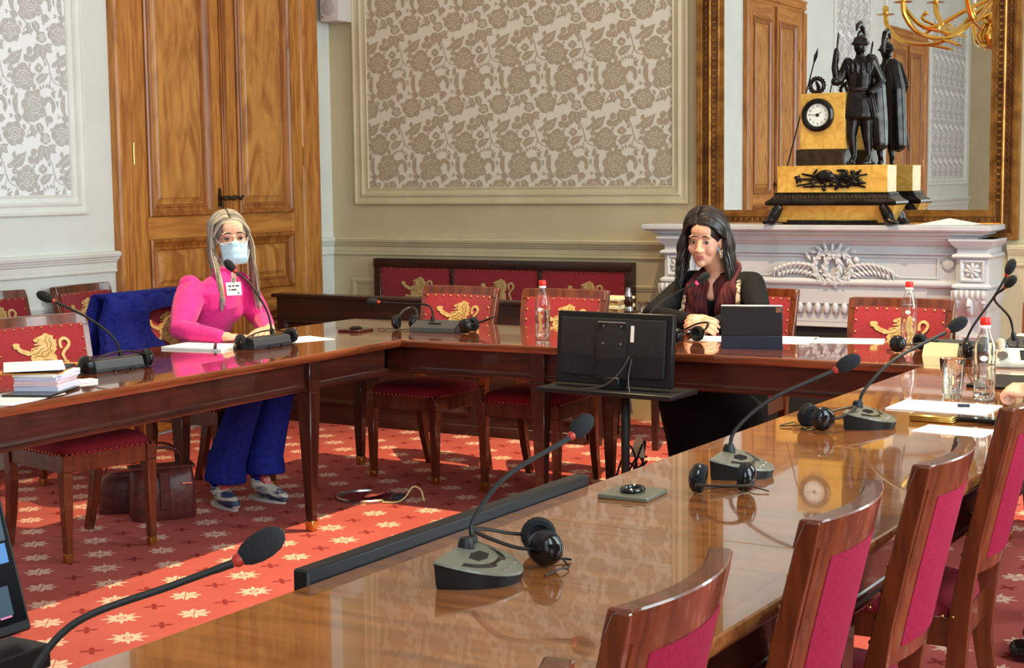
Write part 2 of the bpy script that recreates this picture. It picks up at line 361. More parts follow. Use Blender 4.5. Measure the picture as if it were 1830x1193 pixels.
# --- damask wallpaper: raised flock motifs, one tile .329 x .526 m
TWm, THm = .329, .526
def damask_tile():
    P = []; k = TWm/470.0; ky = THm/870.0                   # drawn on a 470 x 870 grid, y down
    def put(poly, s=0): P.append(([(x*k, -y*ky) for x, y in poly], s))
    def blob(cx, cy, rx, ry, rot=0, n=0, amp=.1, s=0, seg=18):
        c, d = math.cos(rot), math.sin(rot); o = []
        for i in range(seg):
            t = 2*PI*i/seg; q = 1+(amp*math.cos(n*t) if n else 0); a, e = rx*q*math.cos(t), ry*q*math.sin(t)
            o.append((cx+a*c-e*d, cy+a*d+e*c))
        put(o, s)
    def petal(cx, cy, ang, l0, l1, w, s=0):
        c, d = math.cos(ang), math.sin(ang); o = []
        for a, e in ((l0, -.12), (l0+(l1-l0)*.35, -.42), (l0+(l1-l0)*.75, -.5), (l1*.98, -.28), (l1*.93, 0), (l1*.98, .28), (l0+(l1-l0)*.75, .5), (l0+(l1-l0)*.35, .42), (l0, .12)):
            x, y = a, e*w; o.append((cx+x*c-y*d, cy+x*d+y*c))
        put(o, s)
    def leaf(x0, y0, x1, y1, w, bend=0, s=0):
        dx, dy = x1-x0, y1-y0; l = math.hypot(dx, dy); nx, ny = -dy/l, dx/l; o = []
        for sg in (1, -1):
            rr = range(0, 7) if sg == 1 else range(6, -1, -1)
            for i in rr:
                t = i/6; hh = w*.5*math.sin(PI*t**.8)*sg*(1+.12*math.cos(11*t)); bb = bend*math.sin(PI*t)
                o.append((x0+dx*t+nx*(hh+bb), y0+dy*t+ny*(hh+bb)))
        put(o[1:-1], s)
        if w > 34: stem([(x0+dx*.2+nx*bend*.5, y0+dy*.2+ny*bend*.5), (x0+dx*.5+nx*bend, y0+dy*.5+ny*bend), (x0+dx*.8+nx*bend*.6, y0+dy*.8+ny*bend*.6)], 4, 2)
    def stem(pts, w=4, s=0):
        q = bez2(pts, 4); a = []; c = []
        for i in range(len(q)):
            p0, p1 = q[max(i-1, 0)], q[min(i+1, len(q)-1)]; dx, dy = p1[0]-p0[0], p1[1]-p0[1]; l = math.hypot(dx, dy) or 1
            a.append((q[i][0]-dy/l*w/2, q[i][1]+dx/l*w/2)); c.append((q[i][0]+dy/l*w/2, q[i][1]-dx/l*w/2))
        put(a+c[::-1], s)
    def line(pts, w=5): stem(pts, w, 2)
    def rose(cx, cy, r, n, ry=1.0, a0=0, w=.95):
        o = []
        for i in range(n*5):
            t = a0+2*PI*i/(n*5); q = 1-.17*(1-abs(math.sin((t-a0)*n/2)))**1.5+.03*math.sin(3*t); o.append((cx+r*q*math.cos(t), cy+r*ry*q*math.sin(t)))
        put(o, 0)
        if r < 40: blob(cx, cy, r*.26, r*.26, 0, 0, 0, 2, 10); return
        for i in range(n):
            t = a0+2*PI*i/n; line([(cx+r*.62*math.cos(t), cy+r*ry*.62*math.sin(t)), (cx+r*.86*math.cos(t+.05), cy+r*ry*.86*math.sin(t+.05))], 5)
        for q, t0, t1 in ((.60, -.3, 2.6), (.60, 3.0, 5.8), (.36, .4, 3.6), (.34, 4.0, 6.2), (.15, 0, 4.5)):
            line([(cx+r*q*math.cos(t0+(t1-t0)*i/5), cy+r*ry*q*math.sin(t0+(t1-t0)*i/5)) for i in range(6)], 5)
    rose(100, 65, 88, 6, a0=.4); leaf(80, 118, 110, 168, 60, 4); leaf(140, 120, 168, 160, 28)
    rose(400, 105, 44, 5, a0=-.3)
    leaf(380, 155, 350, 290, 70, 8); leaf(400, 160, 415, 300, 66); leaf(430, 175, 505, 160, 44, 10); leaf(440, 190, 500, 230, 46, -6); leaf(350, 200, 330, 270, 34)
    leaf(55, 345, 200, 225, 80, 12); leaf(70, 360, 120, 400, 44, 8); leaf(85, 270, 95, 215, 30)
    blob(280, 225, 24, 30, .2); blob(252, 290, 26, 30, -.5); blob(305, 292, 24, 32, .5); blob(278, 345, 8, 14)
    rose(205, 455, 95, 8, a0=.2); blob(212, 350, 26, 16, 0, 6, .12); blob(200, 520, 30, 18, 0, 3, .1, 1)
    rose(365, 370, 34, 4, a0=.7)
    leaf(335, 500, 455, 415, 62, -8); stem([(440, 285), (465, 340), (485, 430), (520, 480), (590, 500)], 6); stem([(485, 430), (470, 480), (450, 520)], 5)
    leaf(500, 320, 530, 355, 38); leaf(425, 350, 435, 300, 22); leaf(520, 470, 560, 420, 20); leaf(545, 470, 575, 430, 18)
    for i in range(7): 
        a = -2.6+i*.36; leaf(430+70*math.cos(a), 600+60*math.sin(a), 430+110*math.cos(a), 600+100*math.sin(a), 15)
    leaf(85, 620, 105, 530, 32, 6); leaf(300, 560, 325, 505, 26)
    rose(300, 690, 100, 7, 1.15, a0=.1, w=.95); leaf(330, 770, 420, 745, 44, 10); leaf(270, 770, 300, 830, 90, 0); leaf(230, 755, 250, 805, 50, 5)
    o = [(150+(34-8*abs(t)/1.3)*math.cos(PI+t*1.25)-6, 680+78*math.sin(PI+t*1.25)) for t in [i/5-1 for i in range(11)]]
    put([(x-8, y) for x, y in o]+[(x+22*(1-abs(i-5)/5.5)+10, y*1) for i, (x, y) in list(enumerate(o))[::-1]])
    o = []
    for i in range(12):
        a = PI*1.02+i/11*PI*1.25; o.append((450+54*math.cos(a)*(1+.05*math.cos(9*a)), 690+70*math.sin(a)*(1+.05*math.cos(9*a))))
    put(o+[(450+26*math.cos(PI*1.05+i/11*PI*1.1), 698+40*math.sin(PI*1.05+i/11*PI*1.1)) for i in range(11, -1, -1)])
    blob(445, 808, 32, 28, 0, 5, .1); leaf(430, 830, 425, 870, 18); stem([(395, 740), (420, 780), (410, 800)], 7)
    blob(145, 800, 26, 28, 0, 4, .1); leaf(195, 755, 235, 840, 30, 6); leaf(88, 780, 60, 770, 12); leaf(88, 785, 60, 800, 12); leaf(100, 790, 118, 778, 10)
    leaf(280, 850, 300, 960, 36, 8); leaf(320, 840, 365, 945, 56, -12); leaf(190, 850, 210, 900, 20); stem([(235, 840), (260, 870), (230, 920)], 5)
    for i in range(6): leaf(215+i*18, 975-i*6, 228+i*18, 940-i*8, 11)
    leaf(60, 640, 70, 700, 14); leaf(58, 660, 78, 650, 10)
    leaf(20, 560, 40, 620, 28, 4); leaf(240, 560, 268, 540, 18); blob(320, 425, 9, 9); leaf(30, 20, 5, 80, 16); leaf(455, 40, 480, 10, 22)
    out = []
    for poly, s in P:
        cx = sum(p[0] for p in poly)/len(poly); cy = sum(p[1] for p in poly)/len(poly)
        g = 1.0 if s == 2 else 1.2
        out.append(([(cx+(x-cx)*g, cy+(y-cy)*g) for x, y in poly], s))
    return out
DAM = damask_tile()
def clip(poly, u0, u1, v0, v1):
    for ax, lim, sg in ((0, u0, 1), (0, u1, -1), (1, v0, 1), (1, v1, -1)):
        out = []
        for i in range(len(poly)):
            p, q = poly[i-1], poly[i]; a, c = (p[ax]-lim)*sg, (q[ax]-lim)*sg
            if (a >= 0) != (c >= 0):
                t = a/(a-c); out.append((p[0]+(q[0]-p[0])*t, p[1]+(q[1]-p[1])*t))
            if c >= 0: out.append(q)
        poly = out
        if len(poly) < 3: return None
    return poly
def wallpaper(u0, u1, v0, v1, X, m1, m2, wall, ou=0, ov=0):
    p = MB().add([(u0, v0, .002), (u1, v0, .002), (u1, v1, .002), (u0, v1, .002)], [(0, 1, 2, 3)], 0, X)
    pp = p.build('wallpaper', m1, wall, smooth=0)
    b = MB()
    i0, i1 = int((u0-ou)/TWm)-2, int((u1-ou)/TWm)+2; j0, j1 = int((v0-ov)/THm)-2, int((v1-ov)/THm)+3
    for i in range(i0, i1):
        for j in range(j0, j1):
            for n_, (poly, s) in enumerate(DAM):
                q = clip([(x+i*TWm+ou, y+j*THm+ov) for x, y in poly], u0, u1, v0, v1)
                if q: b.flat(q, .0026+.001*(s == 2)+.00002*n_, X, mi=1 if s == 2 else 0)
    o = b.build('damask_motif', [m2, m1], pp, smooth=0); o['kind'] = 'stuff'
for a, c in L_PANELS: wallpaper(a+.109, c-.109, 1.399, 3.79, WL, 'paper_w', 'paper_wm', wall_left, .05, .18)
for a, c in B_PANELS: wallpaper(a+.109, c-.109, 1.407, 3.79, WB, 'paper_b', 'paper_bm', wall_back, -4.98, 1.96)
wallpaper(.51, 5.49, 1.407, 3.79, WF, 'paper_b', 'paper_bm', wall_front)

# --- double doors in the left wall
def door(n, y0, y1):
    d = bpy.data.objects.new('door_%d' % n, None); COL.objects.link(d); d.location = (XL, y0, 0); struct(d)
    W_ = y1-y0; top = 3.35; cas = .145
    X = M(((0, 0, 1, 0), (1, 0, 0, 0), (0, 1, 0, 0), (0, 0, 0, 1)))    # (u,v,h)
    prof = [(0, 0), (0, .05), (.012, .062), (.03, .062), (.036, .05), (.075, .045), (.082, .055), (.1, .055), (.108, .035), (cas-.012, .03), (cas, .022), (cas, 0)]
    for s in (0, 1):
        b = MB(); q = prof if s == 0 else [(W_-p, h) for p, h in prof]
        b.loft([[(p, 0, h) for p, h in q], [(p, top, h) for p, h in q]], X=X); b.build('door_casing', 'oakZ', d, smooth=25)
    b = MB(); b.loft([[(0, top+cas-p, h) for p, h in prof], [(W_, top+cas-p, h) for p, h in prof]], X=X); b.build('door_head', 'oakY', d, smooth=25)
    mid = W_/2+.01; lw = mid-cas
    for s in (0, 1):
        a, c = (cas, mid-.004) if s == 0 else (mid+.004, W_-cas)
        lf = MB()
        st = .112; st2 = .115
        rails = [(.02, .24), (.66, .79), (1.135, 1.262), (3.2, top)]
        lf.box(a, a+st, .02, top, 0, .022, X=X); lf.box(c-st2, c, .02, top, 0, .022, X=X)
        leaf = lf.build('door_leaf', 'oakZ', d, bevel=.002, smooth=30)
        rb = MB()
        for z0, z1 in rails: rb.box(a+st, c-st2, z0, z1, 0, .022, X=X)
        rb.build('door_rail', 'oakY', leaf, bevel=.002)
        for (z0, z1) in ((.24, .66), (.79, 1.135), (1.262, 3.2)):
            u0, u1 = a+st, c-st2
            m_ = MB(); rings = [[(u0+i, z0+i, h), (u1-i, z0+i, h), (u1-i, z1-i, h), (u0+i, z1-i, h)] for i, h in
                                ((0, .022), (0, .034), (.008, .040), (.02, .038), (.028, .028), (.05, .018), (.056, .022), (.064, .02), (.07, .006))]
            m_.loft(rings, cap=False, X=X); m_.build('panel_moulding', 'oakM', leaf, smooth=25)
            p_ = MB(); i0 = .07; f = .03 if z1-z0 < 1 else .035
            p_.loft([[(u0+i, z0+i, h), (u1-i, z0+i, h), (u1-i, z1-i, h), (u0+i, z1-i, h)] for i, h in ((i0, .004), (i0+.012, .004), (i0+f, .014), (i0+f+.004, .018))], cap=False, X=X)
            i = i0+f+.004; p_.add([(u0+i, z0+i, .018), (u1-i, z0+i, .018), (u1-i, z1-i, .018), (u0+i, z1-i, .018)], [(0, 1, 2, 3)], 0, X)
            p_.build('panel', 'oakP', leaf, smooth=25)
        for z in (.4, 1.62, 2.85):
            e = a-.003 if s == 0 else c+.003
            h = MB().tube([(e, z-.06, .03), (e, z+.06, .03)], .007, 8, X=X); h.build('hinge', 'brass', leaf)
    b = MB().box(mid-.03, mid+.022, .02, top, .022, .036, X=X); b.box(mid-.018, mid+.01, .02, top, .036, .043, X=X); b.build('astragal', 'oakM', d, bevel=.003)
    hd = MB(); u, z = mid-.055, 1.36
    for uu in (mid-.062, mid+.012):
        hd.prism([(uu-.012, z-.05), (uu+.012, z-.05), (uu+.016, z), (uu+.008, z+.05), (uu, z+.062), (uu-.008, z+.05), (uu-.016, z)], .02, .032, X)
        hd.tube([(uu, z, .03), (uu, z, .075)], .009, 8, X=X)
        hd.tube(bez([(uu, z, .07), (uu+.03, z+.006, .078), (uu+.07, z-.006, .07), (uu+.095, z+.012, .066)], 4), [.011]*8+[.009, .009, .008, .008, .01], 8, X=X)
        hd.ell((uu, z, .075), (.016, .016, .012), X=X)
    hd.tube([(mid-.062, z-.12, .045), (mid-.062, z-.02, .045)], .006, 8, X=X)
    hd.build('door_handle', 'bronzem', d)
    return d
for i, (a, c) in enumerate(DOORS): door(i+1, a, c)
# ================================================================ TABLES
ZT = .75
def tabletop(b, x0, x1, y0, y1, z=ZT, t=.028):
    prof = [(.006, z-t-.006), (0, z-t), (-.004, z-t+.008), (-.004, z-.010), (-.0025, z-.003), (.0015, z), (.006, z)]
    rings = [[(x0+d, y0+d, h), (x1-d, y0+d, h), (x1-d, y1-d, h), (x0+d, y1-d, h)] for d, h in prof]
    b.loft(rings, cap=True)
def apron_run(b, p0, p1, n):                                  # along p0->p1, outward normal n
    zt, zb = ZT-.034, ZT-.155
    prof = [(zt, 0), (zt, -.018), (zb, -.018), (zb, 0), (zb, .008), (zb+.006, .012), (zb+.014, .012), (zb+.018, .004), (zb+.026, .003), (zb+.03, 0)]
    b.loft([[(p[0]+n[0]*h, p[1]+n[1]*h, z) for z, h in prof] for p in (p0, p1)])
def table(name, label, L, W_, legs, mtop, loc, rz=0, sides='NSEW'):
    """local: x along length 0..L, y 0..W; legs = list of (x,y)"""
    t = thing(name, label, 'table', loc, rz)
    b = MB(); tabletop(b, 0, L, 0, W_); b.build('tabletop', mtop, t, smooth=30)
    b = MB(); e = .045
    if 'S' in sides: apron_run(b, (e, e), (L-e, e), (0, -1))
    if 'N' in sides: apron_run(b, (L-e, W_-e), (e, W_-e), (0, 1))
    if 'W' in sides: apron_run(b, (e, W_-e), (e, e), (-1, 0))
    if 'E' in sides: apron_run(b, (L-e, e), (L-e, W_-e), (1, 0))
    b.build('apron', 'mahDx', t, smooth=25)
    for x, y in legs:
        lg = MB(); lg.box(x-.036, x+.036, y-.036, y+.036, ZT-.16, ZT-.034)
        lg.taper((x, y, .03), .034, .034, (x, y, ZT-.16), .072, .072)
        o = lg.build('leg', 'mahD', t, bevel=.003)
        c = MB(); c.taper((x, y, 0), .034, .034, (x, y, .045), .040, .040); c.build('brass_cap', 'brass', o, bevel=.002)
    return t
# left arm (local x -> world +Y, local y -> world -X)
table('conference_table', 'polished mahogany table in front of the woman in pink', 3.3, .81, [(2.69, .055), (2.69, .755), (.1, .055), (.1, .755)], 'mahX', (-3.85, 2.42, 0), PI/2)
# far arm
table('conference_table', 'long mahogany table in front of the fireplace where the woman in black sits', 3.92, .78, [(.06, .725), (1.49, .055), (1.49, .725), (3.0, .725), (3.86, .725)], 'mahX', (-4.66, 5.722, 0), 0)
# right arm, two sections slightly turned
ra = math.radians(88.0)
dirv = V((math.cos(ra), math.sin(ra), 0)); nrm_ = V((-math.sin(ra), math.cos(ra), 0))
p_far = V((-1.513, 5.718, 0))                                   # inner far corner
WR = .745
Lf = 2.925; Ln = 1.75
o_ = p_far-dirv*Lf-nrm_*WR
table('conference_table', 'glossy mahogany table section bearing the glass, papers and gold box', Lf-.002, WR, [(.08, .69), (.08, .06), (Lf-.4, .06), (Lf-.4, .69)], 'mahR', o_, ra)
o2_ = o_-dirv*Ln
table('conference_table', 'glossy mahogany table section nearest the camera with flat black bar', Ln-.002, WR, [(.9, .69), (.9, .06), (Ln-.08, .06), (Ln-.08, .69)], 'mahR', o2_, ra)

# ================================================================ CHAIRS
def sub_map(b, fn, name, mats, cuts=2, maxlen=.03, smooth=50):
    me = bpy.data.meshes.new(name); me.from_pydata(b.v, [], b.f)
    if not isinstance(mats, (list, tuple)): mats = [mats]
    for m_ in mats: me.materials.append(MT[m_])
    me.polygons.foreach_set('material_index', b.mi)
    bm = bmesh.new(); bm.from_mesh(me)
    bmesh.ops.triangulate(bm, faces=bm.faces[:])
    for _ in range(cuts):
        es = [e for e in bm.edges if e.calc_length() > maxlen]
        if not es: break
        bmesh.ops.subdivide_edges(bm, edges=es, cuts=1, use_grid_fill=False); bmesh.ops.triangulate(bm, faces=bm.faces[:])
    for v in bm.verts: v.co = fn(v.co)
    bm.to_mesh(me); bm.free(); me.update()
    me.shade_smooth(); me.set_sharp_from_angle(angle=math.radians(smooth)); return me
def lion_shapes():
    sx, sz = .00025, .000166
    def q(l): return [((x-735)*sx, -(y-195)*sz) for x, y in l]
    body = [(612, 350), (650, 310), (720, 275), (800, 240), (840, 195), (880, 200), (905, 225), (935, 250), (990, 268), (970, 310), (985, 350), (1000, 375), (1035, 360), (1018, 430), (1030, 500), (1000, 570), (1022, 605), (975, 660), (960, 700), (990, 760), (1005, 880), (985, 1000), (1005, 1120), (1000, 1240), (960, 1340), (960, 1460), (985, 1580), (960, 1680), (1000, 1740), (960, 1790), (800, 1790), (770, 1740), (850, 1700), (870, 1600), (840, 1480), (790, 1390), (740, 1420), (660, 1440), (580, 1480), (540, 1560), (500, 1640), (430, 1620), (440, 1560), (400, 1500), (450, 1470), (480, 1500), (540, 1400), (620, 1330), (720, 1260), (760, 1180), (730, 1090), (660, 1040), (600, 960), (560, 860), (520, 790), (545, 700), (545, 610), (560, 545), (600, 535), (680, 505), (760, 478), (700, 462), (650, 475), (612, 468), (640, 440), (700, 425), (690, 400), (640, 390)]
    leg1 = [(220, 452), (232, 425), (215, 412), (240, 385), (290, 377), (335, 385), (357, 425), (345, 475), (400, 535), (470, 575), (548, 612), (560, 690), (480, 705), (400, 655), (320, 592), (285, 520), (225, 508), (245, 480)]
    leg2 = [(345, 960), (360, 930), (335, 910), (370, 880), (430, 890), (460, 930), (520, 900), (545, 800), (620, 850), (620, 950), (560, 1000), (470, 1020), (400, 1010), (350, 990)]
    tail = bez2([(985, 1190), (1090, 1090), (1150, 960), (1120, 820), (1110, 740), (1150, 650), (1215, 560), (1240, 450), (1200, 370), (1150, 352), (1098, 400), (1085, 490), (1098, 590)], 5)
    a = []; c = []
    for i in range(len(tail)):
        p0, p1 = tail[max(i-1, 0)], tail[min(i+1, len(tail)-1)]; dx, dy = p1[0]-p0[0], p1[1]-p0[1]; l = math.hypot(dx, dy) or 1
        w_ = 24 if i > 3 else 34
        a.append((tail[i][0]-dy/l*w_, tail[i][1]+dx/l*w_*1.5)); c.append((tail[i][0]+dy/l*w_, tail[i][1]-dx/l*w_*1.5))
    lines = []
    for pts in ([(690, 400), (720, 360), (700, 330)], [(860, 270), (850, 330), (830, 380), (860, 450), (840, 540)], [(930, 300), (900, 380), (940, 470), (900, 560), (930, 660)], [(560, 690), (680, 650), (740, 570), (800, 560)], [(740, 740), (750, 650), (850, 610), (870, 560)], [(600, 780), (640, 720), (760, 760), (840, 720), (900, 640)], [(700, 900), (780, 840), (900, 860)], [(780, 1020), (860, 960), (940, 980)], [(780, 1180), (860, 1140), (940, 1200)], [(820, 1380), (880, 1330), (900, 1420)], [(560, 620), (600, 570), (680, 540)]):
        t = bez2(pts, 3); A = []; C = []
        for i in range(len(t)):
            p0, p1 = t[max(i-1, 0)], t[min(i+1, len(t)-1)]; dx, dy = p1[0]-p0[0], p1[1]-p0[1]; l = math.hypot(dx, dy) or 1
            A.append((t[i][0]-dy/l*7, t[i][1]+dx/l*10)); C.append((t[i][0]+dy/l*7, t[i][1]-dx/l*10))
        lines.append(q(A+C[::-1]))
    segs = []
    for i in range(0, len(a)-1): segs.append(q([a[i], a[i+1], c[i+1], c[i]]))
    return [q(body), q(leg1), q(leg2)], segs, lines
LION = lion_shapes()
def lion_mesh(name, fn, z0, thick=.003, cuts=3):
    b = MB(); XZ = M(((1, 0, 0, 0), (0, 0, -1, 0), (0, 1, 0, z0), (0, 0, 0, 1)))
    for i, p in enumerate(LION[0]): b.prism(p, -.001, thick-.0006*i, XZ)
    for p in LION[1]: b.prism(p, -.001, thick, XZ)
    for p in LION[2]: b.prism(p, 0, thick+.0009, XZ, mi=1)
    return sub_map(b, fn, name, ['lion', 'liond'], cuts)
def yb(z):                                                       # recline of the chair back
    return .20+.10*max(0, (z-.45)/.465)**1.15
BW = .222
def ysurf(x, z): return yb(z)+.034*(1-(x/BW)**2)
def curved_slab(b, x0, x1, z0, z1, f0, f1, nx=10, nz=3, mi=0, puff=0):
    """slab following the curved back; f0 front offset, f1 rear offset"""
    F = []; Bk = []
    for j in range(nz+1):
        z = z0+(z1-z0)*j/nz
        for i in range(nx+1):
            x = x0+(x1-x0)*i/nx; y = ysurf(x, z); p = puff*(1-(2*i/nx-1)**4)*(1-(2*j/nz-1)**4)
            F.append((x, y+f0-p, z)); Bk.append((x, y+f1, z))
    n = (nx+1); fs = []; o = len(F)
    for j in range(nz):
        for i in range(nx):
            a = j*n+i; fs.append((a, a+1, a+n+1, a+n)); fs.append((o+a+1, o+a, o+a+n, o+a+n+1))
    for i in range(nx):
        fs.append((i+1, i, o+i, o+i+1)); a = nz*n+i; fs.append((a, a+1, o+a+1, o+a))
    for j in range(nz):
        a = j*n; fs.append((a, a+n, o+a+n, o+a)); a = j*n+nx; fs.append((a+n, a, o+a, o+a+n))
    b.add(F+Bk, fs, mi)
def nail(b, c, n, r=.0055):
    n = V(n).normalized(); a = n.orthogonal().normalized(); e = n.cross(a); c = V(c)
    ring = [c+r*(math.cos(t)*a+math.sin(t)*e) for t in [i*PI/3 for i in range(6)]]
    mid = [c+r*.65*(math.cos(t)*a+math.sin(t)*e)+n*r*.6 for t in [i*PI/3 for i in range(6)]]
    b.add(ring+mid+[c+n*r*.85], [(i, (i+1) % 6, 6+(i+1) % 6, 6+i) for i in range(6)]+[(6+i, 6+(i+1) % 6, 12) for i in range(6)])
CH_PARTS = []
def make_chair_parts():
    P = []                                                       # (name, mesh, [(subname, mesh)])
    for s in (-1, 1):
        b = MB(); b.taper((s*.19, -.19, .02), .028, .028, (s*.19, -.19, .355), .044, .044); b.box(s*.19-.022, s*.19+.022, -.212, -.168, .355, .42)
        c = MB(); c.taper((s*.19, -.19, 0), .030, .030, (s*.19, -.19, .035), .033, .033)
        P.append(('front_leg', b.mesh('front_leg', 'chairw', bevel=.002), [('brass_cap', c.mesh('brass_cap', 'brass', bevel=.001))]))
    for s in (-1, 1):
        pts = [(s*.185, .265, 0, .030, .034), (s*.19, .225, .15, .034, .04), (s*.195, .202, .30, .036, .046), (s*.20, yb(.46)+.012, .46, .036, .046), (s*.208, yb(.6)+.012, .6, .032, .036), (s*.214, yb(.75)+.012, .75, .03, .034), (s*.218, yb(.88)+.012, .88, .030, .032), (s*.219, yb(.913)+.014, .913, .028, .024)]
        b = MB(); b.loft([[(x-w_/2, y-d/2, z), (x+w_/2, y-d/2, z), (x+w_/2, y+d/2, z), (x-w_/2, y+d/2, z)] for x, y, z, w_, d in pts])
        P.append(('rear_leg', b.mesh('rear_leg', 'chairw', bevel=.002, smooth=35), []))
    b = MB(); b.box(-.19, .19, -.205, -.175, .35, .42); b.box(-.207, -.177, -.19, .2, .35, .42); b.box(.177, .207, -.19, .2, .35, .42); b.box(-.19, .19, .18, .21, .35, .42)
    P.append(('seat_rail', b.mesh('seat_rail', 'chairw', bevel=.002), []))
    b = MB(); rings = []
    for i, z in ((0, .415), (.004, .44), (.016, .458), (.05, .468), (.12, .474)):
        r = []
        for t in range(28):
            a = 2*PI*t/28; ca, sa = math.cos(a), math.sin(a); e = .32
            x = abs(ca)**e*(1 if ca > 0 else -1)*(.214-i); y = abs(sa)**e*(1 if sa > 0 else -1)*(.208-i)
            r.append((x*(1-.04*(y > 0)*y/.2), y-.002, z))
        rings.append(r)
    b.loft(rings); seat = b.mesh('seat_cushion', 'redseat', smooth=60)
    n = MB()
    for i in range(17):
        t = -.195+.39*i/16; nail(n, (t, -.212, .424), (0, -1, 0), .0045); nail(n, (.2155, t, .424), (1, 0, 0), .0045); nail(n, (-.2155, t, .424), (-1, 0, 0), .0045)
    P.append(('seat_cushion', seat, [('seat_nailheads', n.mesh('seat_nailheads', 'brass'))]))
    b = MB(); curved_slab(b, -.222, .222, .868, .916, -.010, .026, 14, 2); P.append(('top_rail', b.mesh('top_rail', 'chairw', bevel=.003, smooth=35), []))
    b = MB(); curved_slab(b, -.208, .208, .525, .565, -.006, .024, 12, 1); P.append(('bottom_rail', b.mesh('bottom_rail', 'chairw', bevel=.003, smooth=35), []))
    b = MB(); curved_slab(b, -.200, .200, .560, .876, -.016, .008, 14, 10, puff=.008)
    n = MB()
    for i in range(10): x = -.192+.384*i/9; nail(n, (x, ysurf(x, .868)-.018, .868), (0, -1, .1))
    for i in range(1, 7):
        z = .868-.05*i
        for s in (-1, 1): nail(n, (s*.192, ysurf(.192, z)-.018, z), (0, -1, .1))
    fn = lambda v: V((v.x, ysurf(v.x, v.z)-.0245+v.y, v.z))
    P.append(('backrest', b.mesh('backrest', 'red', smooth=60), [('nailheads', n.mesh('nailheads', 'brass')), ('lion_emblem', lion_mesh('lion_emblem', fn, .845))]))
    b = MB(); curved_slab(b, -.158, .158, .560, .850, .0185, .027, 12, 6); P.append(('back_cloth', b.mesh('back_cloth', 'redback', smooth=60), []))
    b = MB(); curved_slab(b, -.204, -.155, .55, .875, .008, .0255, 4, 6); curved_slab(b, .155, .204, .55, .875, .008, .0255, 4, 6); curved_slab(b, -.16, .16, .845, .872, .008, .0255, 10, 2)
    P.append(('back_frame', b.mesh('back_frame', 'chairw', smooth=35), []))
    return P
CHP = make_chair_parts()
for nm in ('seat_nailheads', 'nailheads'): pass
def chair(label, x, y, deg, group, lion=True, sc=1.0, tilt=0):
    t = thing('council_chair', label, 'chair', (x, y, 0), math.radians(deg), group); t.scale = (sc, sc, sc)
    for n, me, subs in CHP:
        o = link(n, me, t)
        for sn, sm in subs:
            if sn == 'lion_emblem' and not lion: continue
            so_ = link(sn, sm, o)
            if 'nailheads' in sn: so_['kind'] = 'stuff'
    return t
G1 = 'council chairs with golden lions'
chair('red lion chair at the left table behind the stack of books', -4.56, 4.47, 90-13, G1)
chair('red chair draped with the blue coat, seat of the woman in pink', -4.83, 5.58, 90, G1)
chair('red lion chair against the white wall beside the door', -5.86, 6.12, 96, G1)
chair('red lion chair against the white wall at the left picture edge', -5.86, 5.48, 92, G1)
chair('red lion chair tucked under the far table behind the corner microphone unit', -4.15, 6.385, -4, G1)
chair('red lion chair tucked under the far table behind the lone water bottle', -3.52, 6.385, 2, G1)
chair('red chair the woman in black sits on', -2.72, 6.80, 0, G1)
chair('red lion chair before the fireplace behind the right water bottle', -1.885, 6.42, 0, G1)
chair('chair at the far table cut by the right picture edge', -1.13, 6.46, 2, G1)
G2 = 'council chairs seen from behind along the right table'
for lb, y, dx, dg in (('chair back seen from behind, nearest the camera, crimson panel', 1.85, -.03, -88), ('second chair back from the camera along the right table', 2.435, .015, -88.5), ('third chair back from the camera along the right table', 2.965, .045, -88.5),
                      ('fourth chair back from the camera, pulled up beside the printed sheet', 3.73, .03, -88), ('chair tip peeking over the bottom picture edge', 1.30, 0, -90), ('chair of the person in the navy suit, beyond the picture edge', 4.78, .72, -90)):
    o = chair(lb, -1.10+dx, y, dg, G2)
    if dx < .5: o.scale = (.80, 1, 1.012)
# ================================================================ helpers for organic meshes
def remesh(b, name, mats, voxel, smooth=4, fac=.5):
    me = bpy.data.meshes.new('tmp'); me.from_pydata(b.v, [], b.f); o = bpy.data.objects.new('tmp', me); COL.objects.link(o)
    r = o.modifiers.new('r', 'REMESH'); r.mode = 'VOXEL'; r.voxel_size = voxel; r.adaptivity = 0
    if smooth:
        s = o.modifiers.new('s', 'SMOOTH'); s.factor = fac; s.iterations = smooth
    dg = bpy.context.evaluated_depsgraph_get(); ev = o.evaluated_get(dg)
    out = bpy.data.meshes.new_from_object(ev); out.name = name
    bpy.data.objects.remove(o); bpy.data.meshes.remove(me)
    out.materials.clear()
    for m_ in (mats if isinstance(mats, (list, tuple)) else [mats]): out.materials.append(MT[m_])
    out.shade_smooth(); return out
def chain(b, pts, n=12, X=None, flat=1.0, up=None):               # tapered limb through (x,y,z,r) with rounded ends
    P = [V(p[:3]) for p in pts]; R = [p[3] for p in pts]
    d0 = (P[0]-P[1]).normalized(); d1 = (P[-1]-P[-2]).normalized()
    pp = []; rr = []
    for k in (1, .7, .35): pp.append(P[0]+d0*R[0]*k); rr.append(R[0]*max(.05, math.sqrt(max(0, 1-k*k))))
    pp += P; rr += R
    for k in (.35, .7, 1): pp.append(P[-1]+d1*R[-1]*k); rr.append(R[-1]*max(.05, math.sqrt(max(0, 1-k*k))))
    b.tube(pp, rr, n, X=X, flat=flat, up=up)

